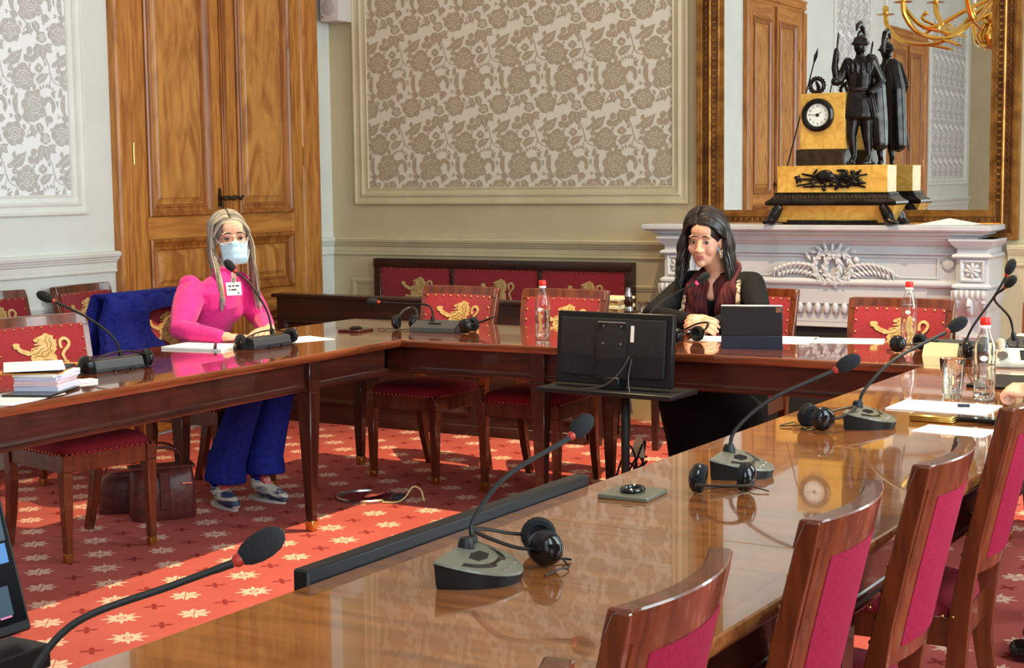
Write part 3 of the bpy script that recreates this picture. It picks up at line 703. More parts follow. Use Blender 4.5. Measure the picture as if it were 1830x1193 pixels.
# ================================================================ PRESS DESK + BENCH ALONG THE BACK WALL
d = thing('press_desk', 'long dark wooden press desk standing in front of the lion bench', 'desk', (-5.95, 7.49, 0))
LD = 2.12
b = MB(); b.box(0, LD, 0, .03, .02, .755); b.build('front_panel', 'bench', d, bevel=.003)
b = MB()
for i in range(3):
    X = M(((1, 0, 0, 0), (0, 0, -1, 0), (0, 1, 0, 0), (0, 0, 0, 1)))
    frame_mould(b, .06+i*.69, .06+i*.69+.62, .12, .62, [(0, 0), (0, .012), (.012, .016), (.02, .008), (.03, 0)], X)
b.build('panel_moulding', 'bench', d, smooth=30)
b = MB(); b.box(-.02, LD+.02, -.03, .07, .755, .778); b.build('top_ledge', 'bench', d, bevel=.006, seg=2)
b = MB(); b.box(0, LD, .03, .42, .69, .715); b.build('desk_top', 'bench', d, bevel=.003)
for x in (0, LD-.03): b = MB(); b.box(x, x+.03, .03, .42, 0, .69); b.build('end_panel', 'bench', d, bevel=.003)
b = MB(); b.box(0, LD, -.012, .03, 0, .06); b.build('plinth', 'bench', d, bevel=.004)
st_ = thing('side_table', 'small dark side table at the right end of the press desk', 'table', (-3.79, 7.47, 0))
b = MB(); b.box(0, .40, 0, .42, .69, .715); b.build('table_top', 'bench', st_, bevel=.004)
for x in (.03, .37):
    for y in (.03, .39): b = MB(); b.taper((x, y, 0), .03, .03, (x, y, .69), .045, .045); b.build('leg', 'bench', st_, bevel=.002)
bn = thing('lion_bench', 'high-backed bench with three crimson lion panels against the back wall', 'bench', (-5.84, 8.44, 0))
LB = 1.87
b = MB(); b.box(0, LB, -.07, 0, .895, .95); b.build('top_rail', 'bench', bn, bevel=.006, seg=2)
for x in (0, .585, 1.225, LB-.05): b = MB(); b.box(x, x+.05 if x in (0, LB-.05) else x+.03, -.065, -.005, .35, .9); b.build('upright', 'bench', bn, bevel=.003)
b = MB(); b.box(0, LB, -.48, 0, .40, .46); b.build('seat_board', 'bench', bn, bevel=.004)
for x in (.02, LB-.08):
    for y in (-.46, -.08): b = MB(); b.taper((x+.03, y+.02, 0), .035, .035, (x+.03, y+.02, .40), .05, .05); b.build('leg', 'bench', bn, bevel=.003)
for a, c in ((.05, .585), (.615, 1.225), (1.255, LB-.05)):
    b = MB(); n_ = 10; F = []
    for j in range(7):
        for i in range(n_+1):
            x = a+(c-a)*i/n_; z = .47+(.425)*j/6; p = .012*(1-(2*i/n_-1)**6)*(1-(2*j/6-1)**6); F.append((x, -.055-p, z))
    b.add(F, [(j*11+i, j*11+i+1, (j+1)*11+i+1, (j+1)*11+i) for j in range(6) for i in range(n_)])
    p_ = b.build('back_panel', 'red', bn, smooth=60)
    n = MB()
    for i in range(22): nail(n, (a+.012+(c-a-.024)*i/21, -.058, .884), (0, -1, 0), .004)
    for j in range(1, 9):
        for x in (a+.012, c-.012): nail(n, (x, -.058, .884-.045*j), (0, -1, 0), .004)
    n.build('nailheads', 'brass', p_)['kind'] = 'stuff'
    cx = (a+c)/2+.02
    le = lion_mesh('lion_emblem', lambda v: V((v.x*.92+cx, -.0675+v.y, v.z)), .835, cuts=1); link('lion_emblem', le, p_)

# ================================================================ MANTELPIECE
mn = thing('mantelpiece', 'carved white marble fireplace mantel with laurel wreath', 'mantelpiece', (-3.765, 8.45, 0))
LM = 1.955                                                        # local x 0..LM, y negative into the room
def mbuild(b, n, **k): return b.build(n, 'marble', mn, **k)
def shelf(b, x0, x1, y0, prof):                                   # stack of moulded slabs: prof (inset, z)
    rings = [[(x0+i, y0+i*.8, z), (x1-i, y0+i*.8, z), (x1-i, 0, z), (x0+i, 0, z)] for i, z in prof]
    b.loft(rings)
b = MB(); shelf(b, 0, LM, -.37, [(.085, 1.118), (.08, 1.128), (.06, 1.134), (.045, 1.142), (.045, 1.15), (.02, 1.154), (.006, 1.160), (0, 1.166), (0, 1.186), (.006, 1.19)]); mbuild(b, 'shelf', smooth=25)
b = MB(); b.box(.10, LM-.03, -.26, 0, .63, 1.12); mbuild(b, 'frieze', bevel=.003)
b = MB()
shelf(b, .10, LM-.02, -.285, [(.02, 1.082), (.012, 1.09), (0, 1.10), (-.012, 1.108), (-.012, 1.12)])
shelf(b, .10, LM-.02, -.28, [(.018, 1.030), (.006, 1.034), (.006, 1.042), (.018, 1.048)])
shelf(b, .10, LM-.02, -.29, [(.02, .858), (.008, .862), (.0, .872), (.0, .882), (.014, .892), (.024, .898)])
mbuild(b, 'frieze_moulding', smooth=25)
XM = M(((1, 0, 0, 0), (0, 0, -1, -.26), (0, 1, 0, 0), (0, 0, 0, 1)))       # frieze plane (u,v,h)
b = MB(); frame_mould(b, .29, LM-.29, .905, 1.022, [(0, 0), (0, .006), (.006, .008), (.01, .002)], XM); mbuild(b, 'frieze_panel', smooth=25)
for px in (.115, LM-.185):                                        # pilasters
    b = MB(); b.box(px, px+.165, -.315, 0, 0, 1.1); pl = mbuild(b, 'pilaster', bevel=.003)
    b = MB()
    shelf(b, px-.015, px+.18, -.335, [(.015, 1.07), (.004, 1.08), (-.012, 1.10), (-.02, 1.11), (-.02, 1.12)])
    shelf(b, px-.015, px+.18, -.335, [(.014, 1.018), (0, 1.022), (-.006, 1.03), (0, 1.04), (.014, 1.046)])
    shelf(b, px-.015, px+.18, -.335, [(.014, .862), (0, .866), (-.004, .876), (.002, .884), (.014, .89)])
    b.build('pilaster_moulding', 'marble', pl, smooth=25)
    XP = M(((1, 0, 0, px), (0, 0, -1, -.315), (0, 1, 0, 0), (0, 0, 0, 1)))
    b = MB(); frame_mould(b, .02, .145, .90, 1.012, [(0, 0), (0, .012), (.008, .014), (.022, .002)], XP)
    b.build('rosette_frame', 'marble', pl, smooth=25)
    b = MB(); c = (.0825, .956)
    for k in range(8):
        a = k*PI/4; b.ell((c[0]+.026*math.cos(a), c[1]+.026*math.sin(a), .006), (.020, .011, .008), XP, 8, 6, rot=Euler((0, 0, a)))
    for k in range(6):
        a = k*PI/3+.3; b.ell((c[0]+.012*math.cos(a), c[1]+.012*math.sin(a), .012), (.010, .006, .006), XP, 8, 6, rot=Euler((0, 0, a)))
    b.ell((c[0], c[1], .016), (.006, .006, .006), XP, 8, 6); b.build('rosette', 'marble', pl)
    b = MB(); prof = []
    for t in range(26): a = t/25*4.2*PI; r_ = .052*(1-t/32); prof.append((px+.0825, -.33-.012-r_*math.cos(a)*.7, .775+r_*math.sin(a)))
    b.tube(prof, .016, 6)
    b.loft([[(px+.02, -.30, .70), (px+.145, -.30, .70), (px+.145, 0, .70), (px+.02, 0, .70)], [(px+.0, -.335, .74), (px+.165, -.335, .74), (px+.165, 0, .74), (px, 0, .74)], [(px-.012, -.375, .82), (px+.177, -.375, .82), (px+.177, 0, .82), (px-.012, 0, .82)], [(px-.012, -.375, .855), (px+.177, -.375, .855), (px+.177, 0, .855), (px-.012, 0, .855)]])
    for k in range(6): b.ell((px+.012+k*.028, -.372, .835), (.013, .014, .026), None, 8, 6)
    for s in (-1, 1):
        q = []
        for t in range(22): a = t/21*3.4*PI; r_ = .05*(1-t/26); q.append((px+.0825+s*.07, -.335-r_*math.cos(a)*.6, .79+r_*math.sin(a)))
        b.tube(q, .012, 6)
    b.build('scroll_console', 'marble', pl, smooth=40)
    b = MB(); frame_mould(b, .02, .145, .10, .62, [(0, 0), (0, .008), (.01, .01), (.02, .001)], XP); b.build('pilaster_panel', 'marble', pl, smooth=25)
b = MB()                                                          # egg-and-dart lintel under the frieze
b.box(.28, LM-.35, -.27, -.1, .76, .858)
for i in range(26): b.ell((.31+i*.05, -.272, .735), (.019, .018, .032), None, 8, 6)
b.box(.28, LM-.35, -.262, -.1, .66, .70); mbuild(b, 'lintel', smooth=40)
b = MB(); b.box(.27, LM-.34, -.24, -.02, 0, .70); b.build('firebox', mat('soot_black_hearth', L3(18, 17, 17), L3(30, 28, 27), rough=.9, scale=12), mn)
# wreath, palm sprays, ribbons, roundels
for n_, cx in (('laurel_wreath', 1.065), ('laurel_wreath', 1.125)):
    b = MB(); R_ = .072
    b.tube([(cx+R_*math.cos(a), .958+R_*1.12*math.sin(a), .014) for a in [k*PI/16 for k in range(32)]], .015, 8, closed=True, X=XM)
    for k in range(26):
        a = k*2*PI/26; s = 1 if k % 2 else -1
        b.ell((cx+(R_+s*.011)*math.cos(a), .958+(R_+s*.011)*1.12*math.sin(a), .026), (.017, .0065, .006), XM, 8, 5, rot=Euler((0, 0, a+PI/2+s*.5)))
    mbuild(b, n_)
b = MB()
for x, z, l, a in ((1.02, 1.055, .03, 2.6), (1.05, 1.066, .028, 1.9), (1.09, 1.06, .03, 1.5), (1.13, 1.066, .028, 1.1), (1.17, 1.055, .03, .6), (.98, 1.04, .024, 3.0), (1.205, 1.045, .024, .2), (.955, 1.015, .03, 2.2), (1.09, .868, .04, -.7), (1.16, .885, .035, -.4), (1.02, .88, .025, -2.6)):
    b.ell((x, z, .014), (l, .011, .009), XM, 8, 5, rot=Euler((0, 0, a)))
mbuild(b, 'ribbon_bow')['kind'] = 'stuff'
b = MB(); b.ell((1.225, 1.0, .016), (.018, .02, .016), XM, 10, 7); mbuild(b, 'carved_fruit')
for s in (-1, 1):
    b = MB()
    for k in range(9):
        t = k/8; x0 = 1.095+s*(.08+.22*t); z0 = .935+.028*math.sin(PI*t*.9); l = .085-.02*t; a = (.65-1.1*t)
        q = bez([(x0, z0, .008), (x0+s*l*.5*math.cos(a), z0+l*.5*math.sin(a)+.008, .022), (x0+s*l*math.cos(a-.5), z0+l*math.sin(a-.7)-.006, .006)], 5)
        b.tube(q, [.004, .008, .0105, .012, .012, .0115, .0105, .009, .007, .005, .0025], 6, X=XM)
        a2 = a-1.0; q = bez([(x0, z0-.01, .006), (x0+s*l*.45*math.cos(a2), z0-.01+l*.35*math.sin(a2), .018), (x0+s*l*.8*math.cos(a2), z0-.016+l*.6*math.sin(a2), .004)], 4)
        b.tube(q, [.003, .006, .009, .0095, .009, .008, .006, .004, .002], 6, X=XM)
    b.tube(bez([(1.095+s*.06, .93, .006), (1.095+s*.2, .955, .01), (1.095+s*.36, .915, .004)], 6), .006, 6, X=XM)
    mbuild(b, 'palm_spray')
for x in (.235, LM-.24):
    b = MB(); b.lathe([(.034, 0), (.034, .005), (.03, .01), (.02, .013), (.003, .014)], 18, XM @ TR(x, .984, 0)); mbuild(b, 'roundel')

# ================================================================ MIRROR
mr = thing('gilt_mirror', 'tall mirror in a carved gilt frame standing on the mantel', 'mirror', (-3.565, 8.445, 1.191))
WM_, HM_ = 1.82, 2.75
XMi = M(((1, 0, 0, 0), (0, 0, -1, 0), (0, 1, 0, 0), (0, 0, 0, 1)))
b = MB(); frame_mould(b, 0, WM_, -.085, HM_, [(0, 0), (0, .05), (.006, .06), (.026, .06), (.03, .052), (.036, .05), (.036, .036), (.075, .036), (.075, .05), (.082, .054), (.09, .05), (.09, .034), (.118, .026), (.122, .03), (.130, .03), (.134, .018), (.158, .014), (.158, 0)], XMi); b.build('gilt_frame', 'gold', mr, smooth=25)
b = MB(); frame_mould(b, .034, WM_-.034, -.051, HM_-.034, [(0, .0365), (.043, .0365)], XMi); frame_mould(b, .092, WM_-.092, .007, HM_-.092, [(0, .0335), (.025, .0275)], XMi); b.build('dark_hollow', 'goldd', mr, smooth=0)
b = MB(); n_ = 0
for x, sg in ((.0555, 1), (WM_-.0555, -1)):
    z = .06
    while z < HM_-.05:
        b.add([(x-.014, z+.016, .037), (x, z+.004, .050), (x+.014, z+.016, .037), (x+.008, z-.004, .037), (x, z-.014, .040), (x-.008, z-.004, .037)], [(0, 5, 1), (5, 4, 1), (4, 3, 1), (3, 2, 1)], 0, XMi); z += .034
for x in (.104, WM_-.104):
    z = .12
    while z < HM_-.12: b.box(x-.011, x+.011, z, z+.012, .026, .040, X=XMi); z += .034
x = .10
while x < WM_-.1: b.box(x, x+.012, .009, .030, .026, .040, X=XMi); x += .034
o = b.build('carved_ornament', 'gold', mr, smooth=30); o['kind'] = 'stuff'
MB().add([(.155, .06, .012), (WM_-.155, .06, .012), (WM_-.155, HM_-.155, .012), (.155, HM_-.155, .012)], [(0, 1, 2, 3)], 0, XMi).build('mirror_glass', 'mirror', mr, smooth=0)
b = MB(); b.box(.01, WM_-.01, -.006, 0, 0, HM_-.01, X=None); b.build('backing_board', 'bench', mr)

# ================================================================ MANTEL CLOCK
ck = thing('mantel_clock', 'yellow marble mantel clock with bronze warrior statue', 'clock', (-2.66, 8.19, 1.191))
def cx_(x): return x+2.66
b = MB(); b.loft([[(-.37+i, -.12+i, z), (.37-i, -.12+i, z), (.37-i, .12-i, z), (-.37+i, .12-i, z)] for i, z in ((.055, .012), (.05, .03), (.02, .098), (.015, .105))]); b.build('sloping_base', 'giallo', ck, bevel=.002)
b = MB(); b.box(-.25, .25, -.085, .09, 0, .025); b.build('plinth', 'bronze', ck, bevel=.003)
for sx in (-1, 1):
    for sy in (-1, 1):
        b = MB(); x, y = sx*.325, sy*.095
        chain(b, [(x-sx*.035, y, .092, .026), (x-sx*.012, y*1.04, .056, .032), (x+sx*.002, y*1.1, .026, .030)], 8)
        for k in (-1, 0, 1): chain(b, [(x, y*1.1+k*.018, .022, .016), (x+sx*.034, y*1.12+k*.022, .014, .0135)], 6)
        chain(b, [(x-sx*.045, y, .09, .014), (x-sx*.055, y, .115, .006)], 6)
        link('paw_foot', remesh(b, 'paw_foot', 'bronze', .005, 2), ck)
b = MB(); b.loft([[(-.355+i, -.115+i*.5, z), (.355-i, -.115+i*.5, z), (.355-i, .115-i*.5, z), (-.355+i, .115-i*.5, z)] for i, z in ((0, .105), (-.008, .115), (-.006, .125), (.02, .14), (.036, .158), (.04, .168), (.03, .172))]); mb_ = b.build('ogee_band', 'bronze', ck, smooth=30)
b = MB()
for k in range(30): b.ell((-.315+k*.0217, -.105, .142), (.009, .008, .018), None, 6, 5)
b.build('leaf_band', 'bronzem', mb_)
b = MB(); b.box(-.305, .305, -.085, .085, .172, .318); b.build('marble_block', 'giallo', ck, bevel=.003)
b = MB(); random.seed(3)
for k in range(46):
    t = random.uniform(-1, 1); x = t*.18-.01; z = .245+random.gauss(0, 1)*.028*(1-t*t*.55)
    z = min(max(z, .19), .305); a = random.uniform(0, 2*PI)
    b.ell((x, -.088, z), (random.uniform(.014, .034), random.uniform(.006, .012), .012), None, 8, 5, rot=Euler((PI/2, a, 0)))
for k in range(6): b.tube([(-.17+random.uniform(-.03, .03), -.09, .245+random.uniform(-.04, .04)), (.17+random.uniform(-.03, .03), -.09, .24+random.uniform(-.04, .04))], .005, 6)
b.tube([(.075+.034*math.cos(t), -.094, .235+.03*math.sin(t)) for t in [i*PI/8 for i in range(16)]], .008, 6, closed=True)
b.ell((-.03, -.095, .26), (.05, .014, .035), None, 12, 8); b.build('trophy_relief', 'bronze', ck, smooth=60)
b = MB(); b.box(-.205, .06, -.07, .075, .318, .405); b.build('bronze_step', 'bronzem', ck, bevel=.003)
b = MB(); b.box(-.185, .062, -.06, .065, .405, .705); case = b.build('clock_case', 'giallo', ck, bevel=.003)
XD = M(((1, 0, 0, -.085), (0, 0, -1, -.06), (0, 1, 0, .588), (0, 0, 0, 1)))
b = MB(); b.lathe([(.060, 0), (.060, .012), (.066, .02), (.078, .022), (.088, .014), (.09, 0)], 36, XD, cap=False)
for k in range(36): a = k*PI/18; b.ell((.074*math.cos(a), .074*math.sin(a), .021), (.006, .006, .005), XD, 6, 4)
b.build('bezel', 'bronze', case)
b = MB(); b.lathe([(.061, .006), (.061, .008), (.0, .0085)], 36, XD); dial = b.build('dial', mat('enamel_white', L3(236, 234, 226), rough=.25), case)
def txt(s, size, X, parent, m_, name, ext=.0004):
    cu = bpy.data.curves.new('t', 'FONT'); cu.body = s; cu.size = size; cu.align_x = 'CENTER'; cu.align_y = 'CENTER'; cu.extrude = ext; cu.resolution_u = 3
    o = bpy.data.objects.new('t', cu); COL.objects.link(o)
    dg = bpy.context.evaluated_depsgraph_get(); me = bpy.data.meshes.new_from_object(o.evaluated_get(dg)); bpy.data.objects.remove(o); bpy.data.curves.remove(cu)
    me.transform(X); me.materials.clear(); me.materials.append(MT[m_]); me.name = name
    return link(name, me, parent)
for k in range(1, 13):
    a = PI/2-k*PI/6; txt(str(k), .016, XD @ TR(.047*math.cos(a), .047*math.sin(a), .0088), dial, 'black', 'numeral')
b = MB(); b.lathe([(.009, .009), (.009, .012), (0, .013)], 12, XD)
for a, l, w_ in ((PI/2-2*PI*(1.77/12), .030, .004), (PI/2-2*PI*(46/60), .045, .003)):
    b.prism([(-.006, -w_/2), (l, -w_/4), (l, w_/4), (-.006, w_/2)], .010, .0115, XD @ RZ(a))
b.build('clock_hands', 'black', dial)
b = MB(); b.tube([(-.105+.036*math.cos(t), -.02, .748+.036*math.sin(t)) for t in [i*PI/10 for i in range(20)]], .010, 8, closed=True)
for k in range(18): a = k*PI/9; b.ell((-.105+.044*math.cos(a), -.022, .748+.044*math.sin(a)), (.008, .006, .008), None, 6, 4)
chain(b, [(-.105, -.01, .712, .008), (-.10, -.01, .74, .012), (-.112, -.01, .765, .008)], 6); b.build('wreath_finial', 'bronze', ck)
b = MB(); b.tube([(-.285, .02, .318), (-.148, .055, .88)], .004, 6); b.tube([(-.148, .055, .88), (-.140, .057, .912), (-.128, .06, .955)], [.006, .011, .001], 6); b.build('spear', 'bronze', ck)
# bronze warrior
b = MB(); X = TR(.125, -.0, .318) @ SC(.92, .92, .98)
chain(b, [(-.035, -.03, .02, .017), (-.03, .0, .05, .017), (-.045, -.01, .16, .033), (-.03, -.005, .30, .045), (-.012, .0, .37, .05)], 10, X)
chain(b, [(.045, .01, .02, .017), (.05, .03, .05, .017), (.035, .03, .17, .033), (.03, .015, .30, .045), (.012, 0, .37, .05)], 10, X)
for x, y in ((-.035, 0), (.05, .03)): chain(b, [(x, y, .012, .015), (x-.012, y-.06, .010, .012)], 8, X)
b.lathe([(.098, .25), (.102, .27), (.082, .36), (.066, .40), (.074, .43), (.084, .49), (.078, .54), (.03, .58), (.024, .61)], 16, X @ SC(1, .72, 1))
b.ell((.0, -.005, .642), (.036, .042, .046), X); b.ell((.0, .0, .662), (.044, .05, .04), X)
chain(b, [(-.072, 0, .555, .032), (-.115, -.02, .46, .026), (-.135, -.045, .455, .024)], 8, X); chain(b, [(-.125, -.03, .452, .024), (-.135, -.05, .53, .021), (-.125, -.06, .60, .017)], 8, X)
b.ell((-.122, -.062, .615), (.016, .014, .02), X); chain(b, [(-.122, -.064, .60, .006), (-.108, -.07, .70, .008), (-.106, -.072, .72, .002)], 6, X)
chain(b, [(.072, 0, .555, .032), (.122, .02, .45, .026), (.085, -.045, .39, .02)], 8, X)
chain(b, [(.0, .045, .66, .010), (.0, .03, .70, .012), (.0, -.01, .715, .012), (.0, -.045, .70, .008)], 8, X)
chain(b, [(0, .066, .64, .012), (0, .066, .70, .015), (0, .04, .745, .017), (0, -.01, .762, .018), (0, -.055, .748, .014), (0, -.07, .725, .008)], 8, X); b.lathe([(.052, .650), (.056, .654), (.05, .662)], 14, X)
for k in range(16): a = k*PI/8; chain(b, [(.084*math.cos(a), .06*math.sin(a), .545, .010), (.08*math.cos(a), .058*math.sin(a), .50, .007)], 6, X)
b.tube([(.066*math.cos(a), .05*math.sin(a), .405) for a in [k*PI/8 for k in range(16)]], .009, 6, closed=True, X=X)
chain(b, [(.05, .04, .56, .045), (.08, .06, .42, .055), (.09, .065, .25, .058), (.10, .07, .12, .05)], 10, X)
for k in range(11):
    a = PI+PI*k/10; x, y = .086*math.cos(a), .064*math.sin(a); chain(b, [(x*.8, y*.8, .36, .008), (x, y, .265, .011)], 6, X)
link('warrior_statue', remesh(b, 'warrior_statue', 'bronze', .0042, 2), ck)
b = MB(); b.tube([(.20, -.05, .318+.36), (.25, -.03, .318+.08)], .0055, 6); b.build('sword', 'bronze', ck)

# ================================================================ WALL SPEAKER, CHANDELIER, CEILING SPOT
sp_ = thing('wall_speaker', 'small white loudspeaker mounted high in the room corner', 'loudspeaker', (-6.085, 8.36, 2.487))
b = MB(); b.box(-.072, .072, -.08, .07, 0, .34); b.build('cabinet', mat('grey_white_plastic', L3(214, 206, 202), rough=.5), sp_, bevel=.006, seg=2)
b = MB(); b.lathe([(.05, 0), (.05, .006), (.04, .010), (.0, .011)], 20, TR(0, -.08, .09) @ RX(PI/2)); b.build('driver_grille', mat('pale_grille', L3(186, 178, 176), rough=.8), sp_)
b = MB(); b.box(-.125, -.072, .0, .09, .01, .3); b.build('bracket', 'grey', sp_)
b = MB(); b.lathe([(.008, 0), (.008, .004), (0, .005)], 10, TR(-.05, -.08, .03) @ RX(PI/2)); b.build('badge', 'chrome', sp_)
ch = thing('chandelier', 'gilt chandelier with curled arms hanging from the ceiling, reflected in the mirror', 'chandelier', (-3.12, 2.85, 2.45)); ch.scale = (1.28, 1.28, 1.0)
MT['giltb'] = mat('bright_gilt_bronze', L3(226, 178, 84), rough=.22, metal=1)
b = MB(); b.lathe([(.0, 0), (.02, .01), (.012, .03), (.03, .05), (.022, .07), (.05, .09), (.11, .10), (.12, .125), (.10, .15), (.07, .17), (.06, .24), (.09, .30), (.11, .34), (.06, .40), (.04, .5), (.05, .62), (.03, .7), (.03, 1.0), (.02, 1.1), (.02, 2.70)], 20); b.build('stem', 'giltb', ch)
b = MB()
for k in range(10):
    a = k*PI/5; chain(b, [(.10*math.cos(a), .10*math.sin(a), .13, .012), (.13*math.cos(a), .13*math.sin(a), .2, .022), (.09*math.cos(a), .09*math.sin(a), .30, .012)], 8)
b.build('leaf_cup', 'giltb', ch)
for k in range(12):
    a = k*PI/6+.1; r1 = .62 if k % 2 else .78; zo = .12 if k % 2 else 0
    c_, s_ = math.cos(a), math.sin(a)
    def q(r, z): return (r*c_, r*s_, z)
    b = MB(); b.tube(bez([q(.05, .40+zo), q(.22, .30+zo), q(.42, .17+zo), q(r1*.85, .20+zo), q(r1, .34+zo), q(r1+.02, .45+zo)], 7), .018, 8)
    b.tube(bez([q(.40, .175+zo), q(.50, .24+zo), q(.47, .30+zo)], 5), [.012]*8+[.016, .018, .016], 8)
    b.tube(bez([q(.5, .165+zo), q(.38, .13+zo), q(.3, .10+zo)], 5), [.014]*8+[.010, .007, .003], 8)
    arm = b.build('arm', 'giltb', ch)
    b = MB(); b.lathe([(.06, .45), (.065, .456), (.02, .46), (.022, .52), (.015, .53)], 12, TR(r1*c_+.02*c_, r1*s_+.02*s_, zo)); b.build('drip_pan', 'giltb', arm)
    b = MB(); b.lathe([(.013, .53), (.013, .64), (.0, .645)], 8, TR(r1*c_+.02*c_, r1*s_+.02*s_, zo)); b.build('candle', 'white', arm)
b = MB(); b.lathe([(.09, 2.68), (.1, 2.69), (.1, 2.70), (0, 2.70)], 16); b.build('ceiling_rose', 'giltb', ch)
sp2 = thing('ceiling_spotlight', 'small round spotlight fixed to the ceiling above the tables', 'spotlight', (LAMP.x, LAMP.y, LAMP.z))
b = MB(); b.lathe([(.085, -.02), (.09, 0), (.09, .18), (.08, .18), (.078, .05), (.078, -.02)], 24, cap=False); b.build('housing', 'black', sp2)
# ================================================================ PEOPLE
MT['skin1'] = mat('fair_skin', L3(224, 172, 148), L3(214, 158, 134), rough=.5, scale=14)
MT['skin2'] = mat('olive_skin', L3(220, 164, 138), L3(208, 148, 122), rough=.5, scale=14)
MT['pink'] = mat('fuchsia_knit', L3(222, 40, 134), L3(208, 30, 120), rough=.9, scale=60, bump=.55, bscale=13, sheen=.15)
MT['blue'] = mat('royal_blue_cloth', L3(28, 36, 124), L3(20, 28, 100), rough=.85, scale=40, bump=.5, bscale=9, spec=.2)
MT['coat'] = mat('royal_blue_wool', L3(30, 36, 116), L3(22, 28, 96), rough=.95, scale=60, bump=.35, spec=.1)
MT['blk'] = mat('black_knit', L3(17, 17, 20), L3(12, 12, 14), rough=.85, scale=60, bump=.5, bscale=12, spec=.25)
MT['navy'] = mat('navy_suit_cloth', L3(42, 44, 66), L3(34, 36, 56), rough=.85, scale=120)
MT['hairg1'] = mat('grey_hair_light', L3(168, 157, 142), L3(196, 186, 170), rough=.4, scale=40, stretch=(1, 1, .2))
MT['hairg2'] = mat('grey_hair_mid', L3(122, 111, 99), L3(148, 136, 122), rough=.4, scale=40, stretch=(1, 1, .2))
MT['hairg3'] = mat('grey_hair_dark', L3(80, 71, 62), L3(106, 95, 84), rough=.4, scale=40, stretch=(1, 1, .2))
MT['hairb'] = mat('dark_brown_hair', L3(22, 17, 17), L3(32, 25, 24), rough=.34, scale=40, stretch=(1, 1, .2))
MT['hairb2'] = mat('brown_hair_highlight', L3(38, 29, 28), L3(50, 39, 36), rough=.32, scale=40, stretch=(1, 1, .2))
MT['mask'] = mat('pale_blue_mask_fabric', L3(176, 216, 232), L3(188, 226, 240), rough=.8, scale=80)
MT['maskw'] = mat('white_mask_edge', L3(232, 240, 242), rough=.8)
MT['eyew'] = mat('eye_white', L3(206, 196, 190), rough=.2)
MT['iris'] = mat('dark_iris', L3(48, 32, 24), rough=.1)
MT['brow'] = mat('brow_hair', L3(48, 34, 28), rough=.8)
MT['lips'] = mat('rose_lips', L3(176, 82, 84), rough=.4)
MT['scarf'] = mat('maroon_scarf', L3(96, 30, 32), L3(64, 20, 24), rough=.9, scale=26, bump=.3)
MT['scarfb'] = mat('patterned_scarf_border', L3(176, 156, 134), L3(84, 66, 58), rough=.9, scale=60, lo=.5, hi=.56)
MT['boots'] = mat('striped_boot_leather', L3(206, 196, 182), L3(54, 66, 96), rough=.5, scale=7, stretch=(1, 1, 4), lo=.46, hi=.54, dist=1.5)
MT['bootr'] = mat('red_boot_leather', L3(190, 60, 54), L3(206, 150, 140), rough=.5, scale=16, stretch=(1, 1, 3), lo=.45, hi=.55)
MT['sole'] = mat('pale_rubber_sole', L3(200, 196, 190), rough=.7)
def headM(c, ang, pit=0, rol=0):                                  # local x=right, y=forward, z=up
    return TR(*c) @ RZ(ang-PI/2) @ RX(pit) @ RY(rol)
def add_head(b, Hm, neck):
    b.ell((0, -.018, .035), (.072, .093, .083), Hm, 20, 14); b.ell((0, .026, -.02), (.064, .060, .085), Hm, 20, 14)
    b.ell((0, .034, -.074), (.047, .047, .045), Hm, 16, 12); b.ell((0, .070, -.100), (.021, .018, .018), Hm, 12, 8)
    chain(b, [(0, .078, .012, .010), (0, .094, -.022, .011), (0, .101, -.036, .0125)], 10, Hm)
    for s in (-1, 1):
        b.ell((s*.012, .091, -.039), (.010, .011, .009), Hm, 10, 8); b.ell((s*.036, .058, -.032), (.027, .025, .030), Hm, 12, 8)
        b.ell((s*.030, .076, .024), (.027, .012, .009), Hm, 10, 8); b.ell((s*.073, -.008, -.014), (.010, .019, .031), Hm, 10, 8)
    b.ell((0, .082, -.066), (.027, .013, .016), Hm, 10, 8); b.ell((0, .068, .05), (.05, .022, .04), Hm, 12, 8)
    p = Hm @ V((0, -.018, -.06)); n = V(neck)
    b.tube([p, p.lerp(n, .5), n, n+(n-p).normalized()*.06], [.05, .048, .054, .07], 14)
def add_hand(b, wrist, d, up, side, curl=.45, spread=1.0, wr=.024):
    w_ = V(wrist); d = V(d).normalized(); up = V(up); up = (up-d*up.dot(d)).normalized(); lat = d.cross(up)*side
    Rm = M((lat, d, up)).transposed()
    b.ell(w_+d*.052, (.040, .054, .0155), None, 16, 10, rot=Rm)
    chain(b, [(*(w_-d*.02), wr), (*(w_+d*.03), wr*.95)], 10)
    for k, (o, L, r_) in enumerate(((.029, .068, .0088), (.010, .076, .0092), (-.010, .071, .0088), (-.028, .056, .0078))):
        p = w_+d*.088+lat*o*spread; dd = (d+lat*o*2.2*spread).normalized(); P = [(*(p-dd*.02), r_*1.08), (*p, r_*1.1)]
        a = -.1
        for s_, f in enumerate((.42, .33, .25)):
            a += curl*(.7 if s_ == 0 else 1.0); q = dd*math.cos(a)-up*math.sin(a); p = p+q*L*f; P.append((*p, r_*(1-.08*s_)))
        chain(b, P, 10)
    p = w_+d*.02+lat*.026; q = (d*.62+lat*.72-up*.25).normalized()
    q2 = (d*.86+lat*.36-up*.3).normalized()
    chain(b, [(*p, .013), (*(p+q*.035), .0115), (*(p+q*.035+q2*.028), .010), (*(p+q*.035+q2*.05), .009)], 10)
